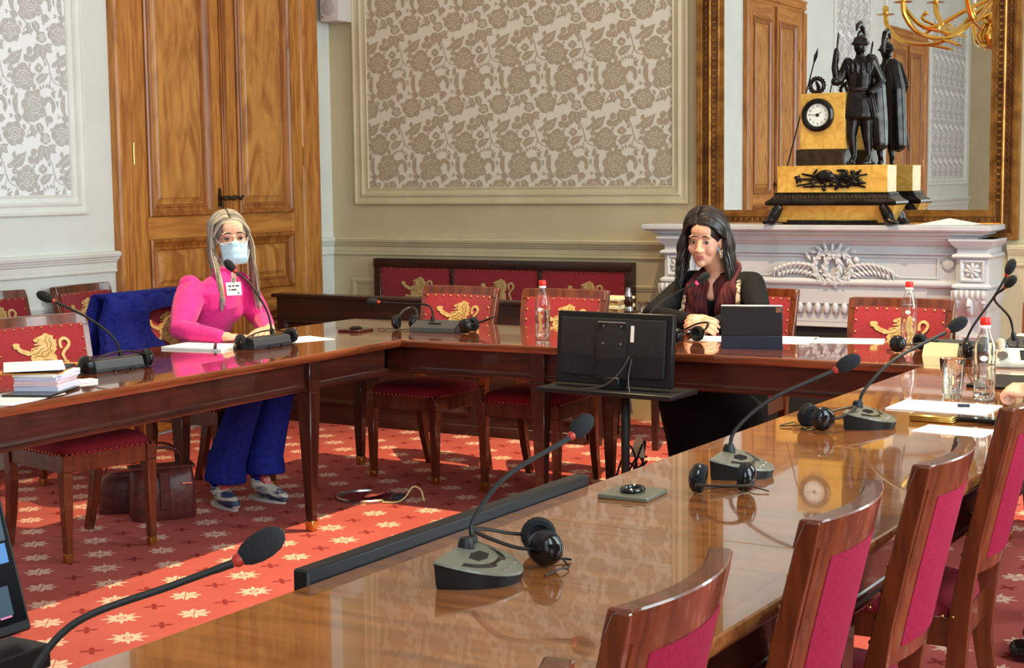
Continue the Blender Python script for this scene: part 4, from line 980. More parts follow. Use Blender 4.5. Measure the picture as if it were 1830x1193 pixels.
def face_parts(root, Hm, lipm, iris=(0, 0)):
    for s in (-1, 1):
        b = MB(); b.ell((s*.031, .0815, .002), (.0135, .0095, .0058), Hm, 14, 10); e = b.build('eye', 'eyew', root)
        b = MB(); b.ell((s*.031+iris[0], .0895, .002+iris[1]), (.0074, .0036, .0056), Hm, 12, 8); b.build('iris', 'iris', e)
        b = MB(); b.tube([Hm @ V((s*(.031+k*.0145), .0895-.004*abs(k), .0075-.005*k*k)) for k in (-1, -.5, 0, .5, 1)], [.0015, .0022, .0026, .0022, .0015], 6); b.build('eyelid', 'brow', e)
        b = MB(); b.tube([Hm @ V((s*(.030+k*.019), .090-.006*abs(k)-.002, .030-.003*k*k-.003*max(0, k))) for k in (-1, -.5, 0, .5, 1)], [.003, .0038, .0036, .0028, .001], 6); b.build('eyebrow', 'brow', root)
    if lipm:
        b = MB(); b.tube([Hm @ V((x, .0945-9*x*x, -.0625+8*x*x-(.001 if abs(x) < .003 else 0))) for x in (-.023, -.014, -.006, 0, .006, .014, .023)], [.001, .003, .0036, .0032, .0036, .003, .001], 8)
        b.tube([Hm @ V((x, .0935-9*x*x, -.0725+14*x*x)) for x in (-.021, -.012, 0, .012, .021)], [.001, .0036, .0046, .0036, .001], 8); b.build('lips', 'lips', root)

# ---------------------------------------------------------------- woman in pink
O1 = V((-4.88, 5.56, 0)); T1 = TR(*(-O1))
w1b = MB()
H1 = headM((-4.735, 5.635, 1.195), math.radians(-40), -.02, .05)
add_head(w1b, H1, (-4.745, 5.60, 1.035))
SH_R1, EL_R1, WR_R1 = V((-4.80, 5.425, .965)), V((-4.67, 5.195, .808)), V((-4.445, 5.20, .785))
SH_L1, EL_L1, WR_L1 = V((-4.765, 5.725, .965)), V((-4.62, 5.71, .806)), V((-4.43, 5.505, .782))
w1b.loft([[(c[0]+a*math.cos(t)*.86-b_*math.sin(t)*.25, c[1]+b_*math.sin(t), c[2]) for t in [k*PI/10 for k in range(20)]] for c, a, b_ in (((-4.90, 5.56, .47), .10, .15), ((-4.89, 5.56, .60), .105, .145), ((-4.85, 5.565, .75), .095, .125), ((-4.80, 5.57, .88), .10, .14), ((-4.77, 5.575, .97), .085, .16), ((-4.755, 5.585, 1.02), .05, .09))])
for sh, el, wr in ((SH_R1, EL_R1, WR_R1), (SH_L1, EL_L1, WR_L1)):
    chain(w1b, [(*sh, .045), (*sh.lerp(el, .5), .040), (*el, .036), (*el.lerp(wr, .5), .032), (*wr, .024)])
add_hand(w1b, WR_R1, (.8, .45, -.02), (.1, .0, 1), -1, .35)
add_hand(w1b, WR_L1+V((.01, 0, .012)), (.45, -.85, .0), (0, .1, 1), 1, .3)
KN = [(V((-4.86, 5.45, .54)), V((-4.46, 5.40, .52)), V((-4.60, 5.345, .10))), (V((-4.86, 5.66, .54)), V((-4.44, 5.60, .52)), V((-4.52, 5.53, .11)))]
FT = [V((.62, -.30, 0)), V((.75, -.15, 0))]
for (h, k, a), f in zip(KN, FT):
    chain(w1b, [(*h, .075), (*h.lerp(k, .5), .065), (*k, .052), (*k.lerp(a, .4), .05), (*a, .032)]); f = f.normalized()
    chain(w1b, [(*(a-V((0, 0, .055))), .03), (*(a+f*.12-V((0, 0, .075))), .026)])
for i, v in enumerate(w1b.v): w1b.v[i] = tuple(V(v)-O1)
w1 = link('person', remesh(w1b, 'person', 'skin1', .0042, 3), None); w1.location = O1
tag(w1, 'woman in a pink sweater and face mask sitting at the left table', 'person')
H1l = T1 @ H1
face_parts(w1, H1l, False, (.001, 0))
def torso_rings(l, tw=.25, n=24): return [[(c[0]+a*math.cos(t)*.9-b_*math.sin(t)*tw, c[1]+b_*math.sin(t), c[2]) for t in [k*2*PI/n for k in range(n)]] for c, a, b_ in l]
s = MB()
s.loft(torso_rings((((-4.90, 5.56, .50), .125, .175), ((-4.89, 5.56, .58), .128, .17), ((-4.86, 5.565, .70), .118, .148), ((-4.82, 5.57, .80), .125, .152), ((-4.785, 5.572, .88), .135, .168), ((-4.77, 5.575, .95), .115, .178), ((-4.757, 5.583, 1.00), .085, .14), ((-4.748, 5.592, 1.035), .058, .075), ((-4.745, 5.598, 1.058), .054, .060))))
for y in (5.50, 5.61): s.ell((-4.735, y, .865), (.058, .075, .068))
for sh, el, wr, sg in ((SH_R1, EL_R1, WR_R1, -1), (SH_L1, EL_L1, WR_L1, 1)):
    m1 = sh.lerp(el, .35); chain(s, [(*sh, .058), (*m1, .068), (*sh.lerp(el, .7), .060), (*el, .047), (*el.lerp(wr, .35), .046), (*el.lerp(wr, .8), .036), (*(wr-(wr-el).normalized()*.005), .033)], 16)
    s.ell(sh+V((-.008, sg*.004, .022)), (.052, .054, .048))
    for k in range(7):                                            # gathered pleats of the puff sleeve
        a = k/7*2*PI; ax = (el-sh).normalized(); o = ax.orthogonal().normalized(); o2 = ax.cross(o)
        chain(s, [(*(sh-ax*.03+(o*math.cos(a)+o2*math.sin(a))*.036), .013), (*(sh+ax*.05+(o*math.cos(a)+o2*math.sin(a))*.060), .013), (*(m1+(o*math.cos(a+.3)+o2*math.sin(a+.3))*.060), .009)], 8)
for i, v in enumerate(s.v): s.v[i] = tuple(V(v)-O1)
link('sweater', remesh(s, 'sweater', 'pink', .006, 4), w1)
s = MB()
s.tube([T1 @ V((-4.746+.057*math.cos(t)*.95-.055*math.sin(t)*.2, 5.597+.063*math.sin(t), 1.055+.004*math.cos(t))) for t in [k*PI/10 for k in range(20)]], .008, 8, closed=True); s.build('collar', 'pink', w1)
t = MB()
t.ell((-4.89, 5.56, .53), (.135, .19, .085))
for (h, k, a) in KN:
    e = k.lerp(a, .86); sd = .0
    chain(t, [(*h, .092), (*h.lerp(k, .5), .084), (*k, .072)], 16)
    t.tube([k+V((0, 0, .03)), k, k.lerp(a, .4), k.lerp(a, .75), k.lerp(a, .97)+V((.02, .01, 0))], [.04, .073, .078, .088, .098], 18)
for i, v in enumerate(t.v): t.v[i] = tuple(V(v)-O1)
link('trousers', remesh(t, 'trousers', 'blue', .006, 3), w1)
for (h, k, a), f in zip(KN, FT):
    f = f.normalized(); t = MB(); chain(t, [(*(a+V((0, 0, .12))-O1), .052), (*(a-O1), .044)], 14); t.build('legging', 'blue', w1)
    bt = MB(); lat = f.cross(V((0, 0, 1))); A = V((a.x, a.y, 0))-O1
    chain(bt, [(*(A+V((0, 0, .155))-f*.005), .044), (*(A+V((0, 0, .075))), .043), (*(A+f*.06+V((0, 0, .045))), .040), (*(A+f*.13+V((0, 0, .034))), .034), (*(A+f*.165+V((0, 0, .03))), .026)], 16)
    boot = link('boot', remesh(bt, 'boot', 'boots', .005, 2), w1)
    bt = MB(); chain(bt, [(*(A+V((0, 0, .11))+f*.03), .026), (*(A+V((0, 0, .085))+f*.055), .022)], 12); bt.build('boot_tongue', 'bootr', boot)
    bt = MB(); bt.loft([[tuple(A+f*(.055+.125*math.cos(q))+lat*(.038*math.sin(q)*(1-.15*math.cos(q)))+V((0, 0, z))) for q in [k_*PI/10 for k_ in range(20)]] for z in (.0, .014)]); bt.build('sole', 'sole', boot)
# mask
mk = MB(); nu, nv = 14, 10; F = []
for j in range(nv+1):
    v = j/nv; z = -.016-.098*v
    for i in range(nu+1):
        x = (i/nu*2-1)*(.064-.008*v)
        base = .112-.004*v-.022*max(0, v-.7)/.3-(x*x)/(.064**2)*(.050-.008*v)
        nose = .006*math.exp(-(x/.016)**2)*(1-v)
        pl = .0022*math.sin(v*PI*6) if 0 < j < nv else 0
        F.append((x, base+nose+pl-.003*(abs(x) < .002), z+.010*(1-v)*math.exp(-(x/.02)**2)))
mk.add(F, [(j*(nu+1)+i, (j+1)*(nu+1)+i, (j+1)*(nu+1)+i+1, j*(nu+1)+i+1) for j in range(nv) for i in range(nu)], 0, H1l)
mo = mk.build('face_mask', 'mask', w1, smooth=60); mod = mo.modifiers.new('thick', 'SOLIDIFY'); mod.thickness = .002
mb_ = MB()
for j in (0, nv): mb_.tube([H1l @ V(F[j*(nu+1)+i]) for i in range(nu+1)], .0025, 6)
for s_, i in ((-1, 0), (1, nu)):
    for j, ez in ((0, .02), (nv, -.03)): mb_.tube(bez([H1l @ V(F[j*(nu+1)+i]), H1l @ V((s_*.074, .03, (F[j*(nu+1)+i][2]+ez)/2)), H1l @ V((s_*.081, -.012, ez))], 4), .0016, 6)
mb_.build('ear_loops', 'maskw', mo)
g = MB()
for s_ in (-1, 1):
    r_ = [(s_*.008, .114, .010), (s_*.034, .112, .012), (s_*.056, .100, .009), (s_*.057, .099, -.006), (s_*.050, .104, -.016), (s_*.03, .112, -.018), (s_*.012, .114, -.014)]
    g.tube([H1l @ V(p) for p in r_], .0013, 6, closed=True); g.tube([H1l @ V((s_*.057, .099, .007)), H1l @ V((s_*.08, .02, .006)), H1l @ V((s_*.082, -.02, 0))], .0013, 6)
g.tube([H1l @ V((-.008, .114, .008)), H1l @ V((0, .116, .010)), H1l @ V((.008, .114, .008))], .0013, 6)
g.build('glasses', mat('dark_red_wire_frame', L3(96, 44, 44), rough=.3, metal=.4), w1)
# long grey hair
random.seed(11)
hb = MB(); hb.ell((0, -.026, .040), (.084, .102, .0905), H1l, 22, 16, mi=1)
def lock(Hl, pts, r0, n=7, mi=0):
    P = bez([Hl @ V(p) for p in pts], 6); m_ = len(P); hb.tube(P, [r0*(.55 if i == 0 else 1)*(1-.75*max(0, (i/(m_-1)-.6)/.4)) for i in range(m_)], n, mi=mi, flat=.75)
def scalp(s_, y, al, R=(.087, .105, .0945), cz=.04):
    f = math.sqrt(max(.04, 1-((y+.026)/(R[1]+.002))**2)); return (s_*R[0]*f*math.sin(al), y, cz+R[2]*f*math.cos(al))
for s_ in (-1, 1):
    for k in range(105):
        y0 = random.uniform(-.10, .072); ye = min(y0, .022)*.9; e = random.random()
        pts = []
        for al in (.04, .45, .9, 1.35):
            t = al/1.57; y = y0+(ye-y0)*t; p = scalp(s_, y, al); pts.append((p[0]+.012, p[1], p[2]))
        fw_ = max(0, ye+.05)*1.0
        L_ = random.uniform(-.34, -.24)
        pts += [(s_*(.086+.010*e), ye, -.02), (s_*(.088+.012*e), ye+.01, -.09), (s_*(.082+.014*e), ye+.035+.02*e+fw_*.3, -.16), (s_*(.076+.02*e), ye+.055+.03*e+fw_*.5, L_)]
        lock(H1l, pts, random.uniform(.0045, .0075), mi=random.choice((0, 0, 1, 1, 2)))
for s_ in (-1, 1):
    for k in range(34):
        e = random.random(); lock(H1l, [(.008+s_*.004, .072-.012*e, .083+.02*e), (s_*.045+.006, .062-.012*e, .072+.018*e), (s_*(.076+.004*e), .034-.012*e, .032+.012*e), (s_*(.087+.003*e), .004-.01*e, -.012), (s_*(.090+.006*e), .012, -.08), (s_*(.084+.01*e), .045, -.16), (s_*(.078+.014*e), .07, -.26-.05*e)], random.uniform(.0045, .007), mi=random.choice((0, 1, 1, 2)))
for k in range(26):
    e = random.random(); g = random.uniform(-.008, .008)
    lock(H1l, [(.080+g, .012, .02), (.089+g, .018+.01*e, -.05), (.090+g, .082+.012*e, -.12), (.086+g+.014*e, .146+.012*e, -.19), (.082+g+.02*e, .174+.010*e, -.27-.06*e)], random.uniform(.005, .0075), mi=random.choice((0, 0, 1, 1, 2)))
for k in range(10):                                               # wisp framing the left of the picture
    lock(H1l, [(.03, .066, .080), (.060, .050, .060), (.080+.006*random.random(), .025, .02), (.086, -.005, -.02-.02*random.random())], .004, mi=random.choice((0, 0, 1)))
hb.build('hair', ['hairg1', 'hairg2', 'hairg3'], w1)
# badge
BD = T1 @ TR(-4.605, 5.49, .972) @ RZ(math.radians(-28)) @ RY(-.2)
bd = MB(); bd.box(-.002, .002, -.036, .036, -.03, .03, X=BD); bo = bd.build('name_badge', 'white', w1, bevel=.0008)
bd = MB()
for z, a, c in ((.013, -.026, -.012), (.013, -.008, .004), (.013, .008, .026), (-.004, -.026, -.018), (-.004, -.014, .012), (-.02, .016, .024)): bd.box(.002, .0026, a, c, z-.0045, z+.0045, X=BD)
bd.build('badge_print', 'ink', bo)
bd = MB(); bd.box(-.001, .004, -.008, .008, .028, .05, X=BD); bd.build('badge_clip', 'chrome', bo)

# ---------------------------------------------------------------- woman in black
O2 = V((-2.74, 6.88, 0)); T2 = TR(*(-O2))
H2 = headM((-2.80, 6.70, 1.165), math.radians(-84), -.13, -.04)
b = MB(); add_head(b, H2, (-2.775, 6.80, 1.015))
SH_R2, EL_R2, WR_R2 = V((-2.925, 6.835, .955)), V((-3.02, 6.60, .812)), V((-2.745, 6.455, .80))
SH_L2, EL_L2, WR_L2 = V((-2.62, 6.835, .955)), V((-2.49, 6.60, .812)), V((-2.655, 6.46, .80))
R2 = [((-2.74, 6.90, .47), .15, .11), ((-2.74, 6.90, .62), .145, .105), ((-2.75, 6.88, .76), .125, .095), ((-2.76, 6.855, .88), .14, .10), ((-2.77, 6.83, .965), .16, .085), ((-2.775, 6.815, 1.01), .09, .05)]
b.loft([[(c[0]+a*math.cos(t), c[1]+d_*math.sin(t), c[2]) for t in [k*PI/10 for k in range(20)]] for c, a, d_ in R2])
for sh, el, wr in ((SH_R2, EL_R2, WR_R2), (SH_L2, EL_L2, WR_L2)):
    chain(b, [(*sh, .045), (*sh.lerp(el, .5), .040), (*el, .036), (*el.lerp(wr, .5), .032), (*wr, .024)])
add_hand(b, WR_R2, (.75, -.5, .05), (-.35, -.75, .55), 1, .75)
add_hand(b, WR_L2, (-.72, -.45, .12), (.35, -.75, .55), -1, .75)
chain(b, [(-2.775, 6.80, 1.0, .05), (-2.778, 6.752, .955, .042), (-2.78, 6.725, .90, .024)])
for x in (-2.84, -2.64):
    chain(b, [(x, 6.87, .53, .065), (x, 6.68, .50, .055), (x, 6.52, .45, .045), (x, 6.54, .28, .042), (x, 6.50, .10, .032)]); chain(b, [(x, 6.50, .045, .03), (x-.01, 6.38, .028, .026)])
for i, v in enumerate(b.v): b.v[i] = tuple(V(v)-O2)
w2 = link('person', remesh(b, 'person', 'skin2', .0042, 3), None); w2.location = O2
tag(w2, 'dark-haired woman in black with maroon scarf, hands clasped, speaking into microphone', 'person')
H2l = T2 @ H2; face_parts(w2, H2l, True, (-.003, -.002))
s = MB()
R2s = [((-2.74, 6.90, .50), .175, .135), ((-2.74, 6.90, .62), .168, .13), ((-2.75, 6.88, .74), .148, .118), ((-2.76, 6.86, .84), .158, .125), ((-2.765, 6.84, .92), .172, .118), ((-2.77, 6.83, .975), .165, .095), ((-2.775, 6.82, 1.01), .10, .066)]
s.loft([[(c[0]+a*math.cos(t), c[1]+d_*math.sin(t), c[2]) for t in [k*PI/12 for k in range(24)]] for c, a, d_ in R2s])
for x in (-2.83, -2.69): s.ell((x, 6.755, .865), (.07, .06, .065))
for sh, el, wr in ((SH_R2, EL_R2, WR_R2), (SH_L2, EL_L2, WR_L2)):
    chain(s, [(*sh, .060), (*sh.lerp(el, .4), .062), (*el, .056), (*el.lerp(wr, .4), .048), (*el.lerp(wr, .88), .040)], 16)
s.ell((-2.90, 6.83, .965), (.075, .06, .05)); s.ell((-2.645, 6.83, .965), (.075, .06, .05))
for i, v in enumerate(s.v): s.v[i] = tuple(V(v)-O2)
link('black_top', remesh(s, 'black_top', 'blk', .007, 4), w2)
s = MB()
s.loft([[(c[0]+a*math.cos(t), c[1]+d_*math.sin(t), c[2]) for t in [k*PI/12 for k in range(24)]] for c, a, d_ in (((-2.74, 6.90, .62), .16, .12), ((-2.74, 6.86, .55), .20, .17), ((-2.74, 6.72, .50), .23, .30), ((-2.72, 6.60, .42), .25, .27), ((-2.68, 6.56, .25), .24, .21), ((-2.65, 6.55, .13), .25, .20))])
for i, v in enumerate(s.v): s.v[i] = tuple(V(v)-O2)
link('black_skirt', remesh(s, 'black_skirt', 'blk', .01, 4), w2)
for x in (-2.84, -2.64):
    s = MB(); chain(s, [(*(V((x, 6.50, .05))-O2), .038), (*(V((x-.005, 6.44, .036))-O2), .036), (*(V((x-.01, 6.36, .03))-O2), .028)], 12); s.build('shoe', 'blackg', w2)
# scarf: folds around the neck, down both sides of the chest
s = MB(); random.seed(5)
for sg in (-1, 1):
    for k in range(6):
        o = (k-2.5)*.019; x = -2.775+sg*(.062+o*.9)
        P = bez([(-2.775+sg*.03, 6.885, 1.03+.008*k), (-2.775+sg*(.070+o*.3), 6.845, 1.025), (x, 6.735-.004*k, .965), (x+sg*.012, 6.690+.008*abs(k-2.5), .88), (x+sg*.014, 6.695+.01*abs(k-2.5), .80), (x+sg*.008, 6.715, .76)], 5)
        s.tube([T2 @ p for p in P], [.014+.004*math.sin(i*.8+k) for i in range(len(P))], 9)
s.tube([T2 @ V((-2.775+.072*math.cos(t), 6.82+.062*math.sin(t), 1.035+.012*math.sin(t))) for t in [PI*k/12 for k in range(-1, 14)]], .02, 9)
sc = s.build('scarf', 'scarf', w2)
s = MB()
for sg, x in ((1, .128), (-1, -.118)):
    P = bez([(-2.775+x*.75, 6.835, 1.0), (-2.775+x*.98, 6.735, .955), (-2.775+x+.012*sg, 6.694, .88), (-2.775+x+.016*sg, 6.694, .80), (-2.775+x+.01*sg, 6.71, .76)], 6)
    s.tube([T2 @ p for p in P], .011, 8, flat=.55)
s.build('scarf_border', 'scarfb', sc)
s = MB(); c = H2l @ V((-.083, .0, -.066)); s.tube([c+V((.004*math.cos(t), .018*math.cos(t), .026*math.sin(t))) for t in [k*PI/10 for k in range(20)]], .0026, 6, closed=True); s.build('earring', 'brass', w2)
# voluminous dark hair
random.seed(21); hb = MB(); hb.ell((0, -.030, .045), (.088, .104, .092), H2l, 22, 16)
Hh2 = H2l
for s_ in (-1, 1):
    for k in range(95):
        y0 = random.uniform(-.105, .070); e = random.random(); ph = random.uniform(0, 6)
        ye = min(y0, .030 if s_ == 1 else -.004)*.92; pts = []
        for al in (.03, .4, .8, 1.2, 1.5):
            t = al/1.57; y = y0+(ye-y0)*t; p = scalp(s_, y, al, (.096+.006*e, .112, .104+.006*e)); pts.append((p[0]+.018*(1-t), p[1], p[2]+.004*math.sin(ph+al*3)))
        L_ = random.uniform(-.25, -.18)
        for j, z in enumerate((-.03, -.09, -.14, L_)): pts.append((s_*(.096+.016*e+.010*math.sin(ph+j*1.7)+.005*j), ye+.010*math.cos(ph+j*1.5)+.006*j, z))
        lock(Hh2, pts, random.uniform(.007, .012), mi=random.choice((0, 0, 0, 1)))
for k in range(48):
    e = random.random(); ph = random.uniform(0, 6); w_ = .008*math.sin(ph)
    lock(Hh2, [(.014, .074-.02*e, .086+.03*e), (-.042, .068-.02*e+w_, .082+.03*e), (-.082-.004*e, .040-.014*e, .048+.016*e+w_), (-.098-.004*e, .0-.012*e, .006), (-.104-.006*e, -.028, -.06+w_), (-.108-.008*e, -.02+w_, -.12), (-.110-.012*e, -.01, -.19-.04*e)], random.uniform(.007, .011), mi=random.choice((0, 0, 1)))
    lock(Hh2, [(.016, .074-.02*e, .086+.03*e), (.052, .064-.02*e+w_, .078+.03*e), (.084+.004*e, .036-.01*e, .036+.02*e), (.094+.004*e, .022, -.02+w_), (.098+.006*e, .018+w_, -.08), (.10+.01*e, .026, -.14), (.104, .03, -.19-.04*e)], random.uniform(.007, .011), mi=random.choice((0, 0, 1)))
hb.build('hair', ['hairb', 'hairb2'], w2)

# ---------------------------------------------------------------- person at the right edge (hands reach into the picture)
O3 = V((-.44, 4.78, 0)); b = MB(); H3 = headM((-.52, 4.78, 1.20), math.radians(178), -.1)
add_head(b, H3, (-.47, 4.78, 1.03))
A3 = [(V((-.47, 4.60, .98)), V((-.60, 4.66, .805)), V((-.925, 4.80, .800))), (V((-.47, 4.97, .98)), V((-.58, 5.05, .80)), V((-.84, 5.02, .792)))]
b.loft([[(c[0]+a*math.cos(t), c[1]+d_*math.sin(t), c[2]) for t in [k*PI/10 for k in range(20)]] for c, a, d_ in (((-.42, 4.78, .47), .11, .16), ((-.43, 4.78, .7), .10, .14), ((-.45, 4.78, .95), .10, .17), ((-.465, 4.78, 1.02), .05, .09))])
for sh, el, wr in A3: chain(b, [(*sh, .048), (*el, .04), (*wr, .027)])
add_hand(b, A3[0][2], (-.95, .18, .02), (-.1, -.35, .9), 1, 1.05, .9, .03); add_hand(b, A3[1][2], (-.9, -.2, 0), (0, 0, 1), -1, .4)
for y in (4.68, 4.88): chain(b, [(-.44, y, .54, .08), (-.85, y, .53, .058), (-.80, y, .1, .035)]); chain(b, [(-.80, y, .045, .032), (-.93, y, .03, .028)])
for i, v in enumerate(b.v): b.v[i] = tuple(V(v)-O3)
w3 = link('person', remesh(b, 'person', 'skin1', .0045, 3), None); w3.location = O3
tag(w3, 'person in a navy suit whose hand rests on the right table at the picture edge', 'person')
T3 = TR(*(-O3)); s = MB()
s.loft([[(c[0]+a*math.cos(t), c[1]+d_*math.sin(t), c[2]) for t in [k*PI/12 for k in range(24)]] for c, a, d_ in (((-.42, 4.78, .48), .14, .19), ((-.43, 4.78, .7), .13, .17), ((-.45, 4.78, .9), .13, .19), ((-.46, 4.78, .99), .09, .17), ((-.465, 4.78, 1.03), .06, .07))])
for sh, el, wr in A3: chain(s, [(*sh, .066), (*el, .056), (*el.lerp(wr, .5), .048), (*el.lerp(wr, .88), .04)], 14)
for i, v in enumerate(s.v): s.v[i] = tuple(V(v)-O3)
link('suit_jacket', remesh(s, 'suit_jacket', 'navy', .008, 3), w3)
s = MB()
for y in (4.68, 4.88): chain(s, [(-.44, y, .54, .09), (-.85, y, .53, .07), (-.80, y, .07, .055)], 14)
for i, v in enumerate(s.v): s.v[i] = tuple(V(v)-O3)
link('suit_trousers', remesh(s, 'suit_trousers', 'navy', .008, 3), w3)
for y in (4.68, 4.88): s = MB(); chain(s, [(*(V((-.80, y, .05))-O3), .042), (*(V((-.94, y, .034))-O3), .034)], 12); s.build('shoe', 'blackg', w3)
for sh, el, wr in A3: s = MB(); q = (wr-el).normalized(); s.tube([wr-q*.03-O3, wr-q*.002-O3], .032, 14); s.build('shirt_cuff', 'white', w3)
s = MB(); s.ell((0, -.026, .042), (.079, .098, .086), T3 @ H3, 18, 12); s.build('hair', 'hairb', w3); face_parts(w3, T3 @ H3, True)

# ---------------------------------------------------------------- blue coat over the chair back
cp = [(5.20, .945), (5.40, .945), (5.62, .938), (5.73, .93), (5.73, .88), (5.619, .873), (5.514, .868), (5.449, .847), (5.427, .796), (5.443, .741), (5.506, .704), (5.497, .67), (5.465, .600), (5.295, .52), (5.049, .50), (5.085, .63), (5.125, .746), (5.172, .843)]
b = MB(); XC = M(((0, 0, 1, 0), (1, 0, 0, 0), (0, 1, 0, 0), (0, 0, 0, 1)))
b.prism(bez2(cp+[cp[0]], 3)[:-1], -.022, .022, XC)
cb = [(5.20, .945), (5.73, .93), (5.74, .6), (5.5, .35), (5.06, .33), (5.08, .6)]
b2 = MB(); b2.prism(cb, -.02, .02, XC)
me = sub_map(b, lambda v: V((v.x*1.0-5.015-.10*max(0, v.z-.5)/.42+.012*math.sin(v.y*40+v.z*14)+.008*math.sin(v.z*30), v.y, v.z)), 'blue_coat', 'coat', cuts=4, maxlen=.03, smooth=80)
O4 = V((-5.1, 5.4, .5)); me.transform(TR(*(-O4))); co = link('blue_coat', me, None); co.location = O4
tag(co, 'royal blue wool coat hung over the chair back beside the woman in pink', 'coat')
me = sub_map(b2, lambda v: V((v.x-5.17-.02+.008*math.sin(v.y*40), v.y, v.z)), 'coat_back', 'coat', cuts=3, maxlen=.05, smooth=80); me.transform(TR(*(-O4))); link('coat_back', me, co)
bb = MB(); bb.box(-5.19, -5.10, 5.19, 5.74, .928, .952, X=TR(*(-O4))); bb.build('coat_fold', 'coat', co, bevel=.01, seg=2)
# ================================================================ MICROPHONES, HEADPHONES AND OTHER TABLE THINGS
def gooseneck(root, pts, head_dir, lit=False, r=.0048):
    P = bez(pts, 8); b = MB(); n = len(P)
    rr = [(.010 if i < n*.12 else r) if i < n*.16 or i > 0 and i < n*.88 else r*1.15 for i in range(n)]
    b.tube(P, rr, 8); nk = b.build('gooseneck', 'black', root)
    e = P[-1]; d_ = V(head_dir).normalized()
    q = d_.to_track_quat('Z', 'Y').to_matrix().to_4x4(); X = TR(*e) @ q
    b = MB(); b.lathe([(.0055, .0), (.0085, .004), (.0092, .011), (.0085, .015)], 14, X); b.build('light_ring', 'redon' if lit else 'redled', nk)
    b = MB(); b.lathe([(.010, .012), (.015, .02), (.0185, .034), (.019, .048), (.0165, .062), (.010, .072), (.002, .0755)], 16, X); b.build('foam_windscreen', 'blackm', nk)
def unit_box(label, loc, deg, neck, hd, lit=False):                # rectangular delegate unit; local x = length, y+ = rear
    t = thing('discussion_microphone', label, 'microphone', loc, math.radians(deg), 'gooseneck discussion microphones')
    b = MB(); L_ = .115
    b.loft([[(x, -.065, 0), (x, .06, 0), (x, .066, .010), (x, .055, .046), (x, .02, .052), (x, -.06, .022)] for x in (-L_, -L_+.006, L_-.006, L_)]); b.build('body', 'grey', t, bevel=.002, smooth=25)
    b = MB(); b.box(-L_+.004, L_-.004, .0635, .0655, .012, .016)
    for x in (-.05, .03): b.box(x-.004, x+.004, .058, .069, -.0, .012)
    b.build('rear_groove', 'black', t)
    b = MB()
    for i in range(8): b.box(-.03+i*.008, -.026+i*.008, -.03, -.005, .036, .041)
    b.build('speaker_slots', 'black', t)
    m = t.matrix_basis.copy(); im = (TR(*loc) @ RZ(math.radians(deg))).inverted()
    gooseneck(t, [im @ V(p) for p in neck], (im.to_3x3() @ V(hd)), lit)
    return t
def unit_d(label, loc, deg, neck, hd):                             # D-shaped unit; local +x towards the speaker
    t = thing('discussion_microphone', label, 'microphone', loc, math.radians(deg), 'gooseneck discussion microphones')
    out = [(-.062, -.092), (-.062, .092)]+[(-.062+.132*math.sin(a), .092*math.cos(a)) for a in [PI*k/14 for k in range(1, 14)]]
    out = out[::-1]
    def zt(x): return .050-.030*(x+.062)/.132
    b = MB(); n = len(out)
    b.loft([[(x*.94, y*.94, 0) for x, y in out], [(x*.96, y*.96, .008) for x, y in out], [(x*.985, y*.985, zt(x)-.010) for x, y in out], [(x, y, zt(x)-.004) for x, y in out]]); b.build('base', 'black', t, smooth=35)
    b = MB(); b.loft([[(x, y, zt(x)-.004) for x, y in out], [(x*.985, y*.985, zt(x)) for x, y in out], [(x*.6-.012, y*.6, zt(x*.6-.012)+.003) for x, y in out]]); b.build('top_plate', 'taupe', t, smooth=35)
    b = MB()
    ar = [PI*(.16+.68*k/12) for k in range(13)]
    b.loft([[(-.062+.098*math.sin(a), .086*math.cos(a), zt(-.062+.098*math.sin(a))+.0022), (-.062+(.098-.016*math.sin((a-.16*PI)/.68))*math.sin(a), .078*math.cos(a), zt(-.062+.085*math.sin(a))+.0042)] for a in ar], cap=False); b.build('display_strip', 'blackg', t)
    b = MB()
    for i in range(9): b.box(-.016+.0015*abs(i-4), .016-.0015*abs(i-4), -.0012, .0012, -.0006, .0006, X=TR(-.010, -.026+i*.0065, zt(-.010)+.0034) @ RY(.224))
    b.build('speaker_slots', 'black', t)
    b = MB()
    for y in (-.03, 0, .03): b.ell((.046-.2*y*y*20*.1, y, zt(.046)+.0015), (.005, .007, .002), None, 8, 5)
    b.build('buttons', 'steel', t)
    b = MB(); b.lathe([(.016, .04), (.015, .056), (.011, .066)], 14, TR(-.045, .03, 0)); b.build('neck_socket', 'black', t)
    im = (TR(*loc) @ RZ(math.radians(deg))).inverted()
    gooseneck(t, [im @ V(p) for p in neck], (im.to_3x3() @ V(hd)))
    return t
Z = ZT
unit_box('microphone unit on the left table in front of the empty red chair', (-4.245, 4.325, Z), -96, [(-4.24, 4.385, .79), (-4.255, 4.36, .87), (-4.33, 4.30, .95), (-4.415, 4.225, 1.012)], (-.7, -.6, .5))
unit_box('microphone unit on the left table bent towards the woman in pink', (-4.225, 5.215, Z), -94, [(-4.215, 5.275, .79), (-4.24, 5.27, .90), (-4.32, 5.255, 1.02), (-4.385, 5.245, 1.065)], (-.75, -.1, .75))
unit_box('microphone unit at the far table corner with its neck bent flat', (-3.90, 6.10, Z), 6, [(-3.925, 6.10, .80), (-3.925, 6.10, .845), (-3.955, 6.10, .872), (-4.05, 6.10, .874), (-4.22, 6.10, .876)], (-1, 0, .02))
unit_box('lit microphone unit in front of the woman in black', (-2.83, 6.13, Z), 4, [(-2.835, 6.13, .79), (-2.825, 6.15, .87), (-2.76, 6.22, .94), (-2.655, 6.25, .992)], (.7, .25, .6), True)
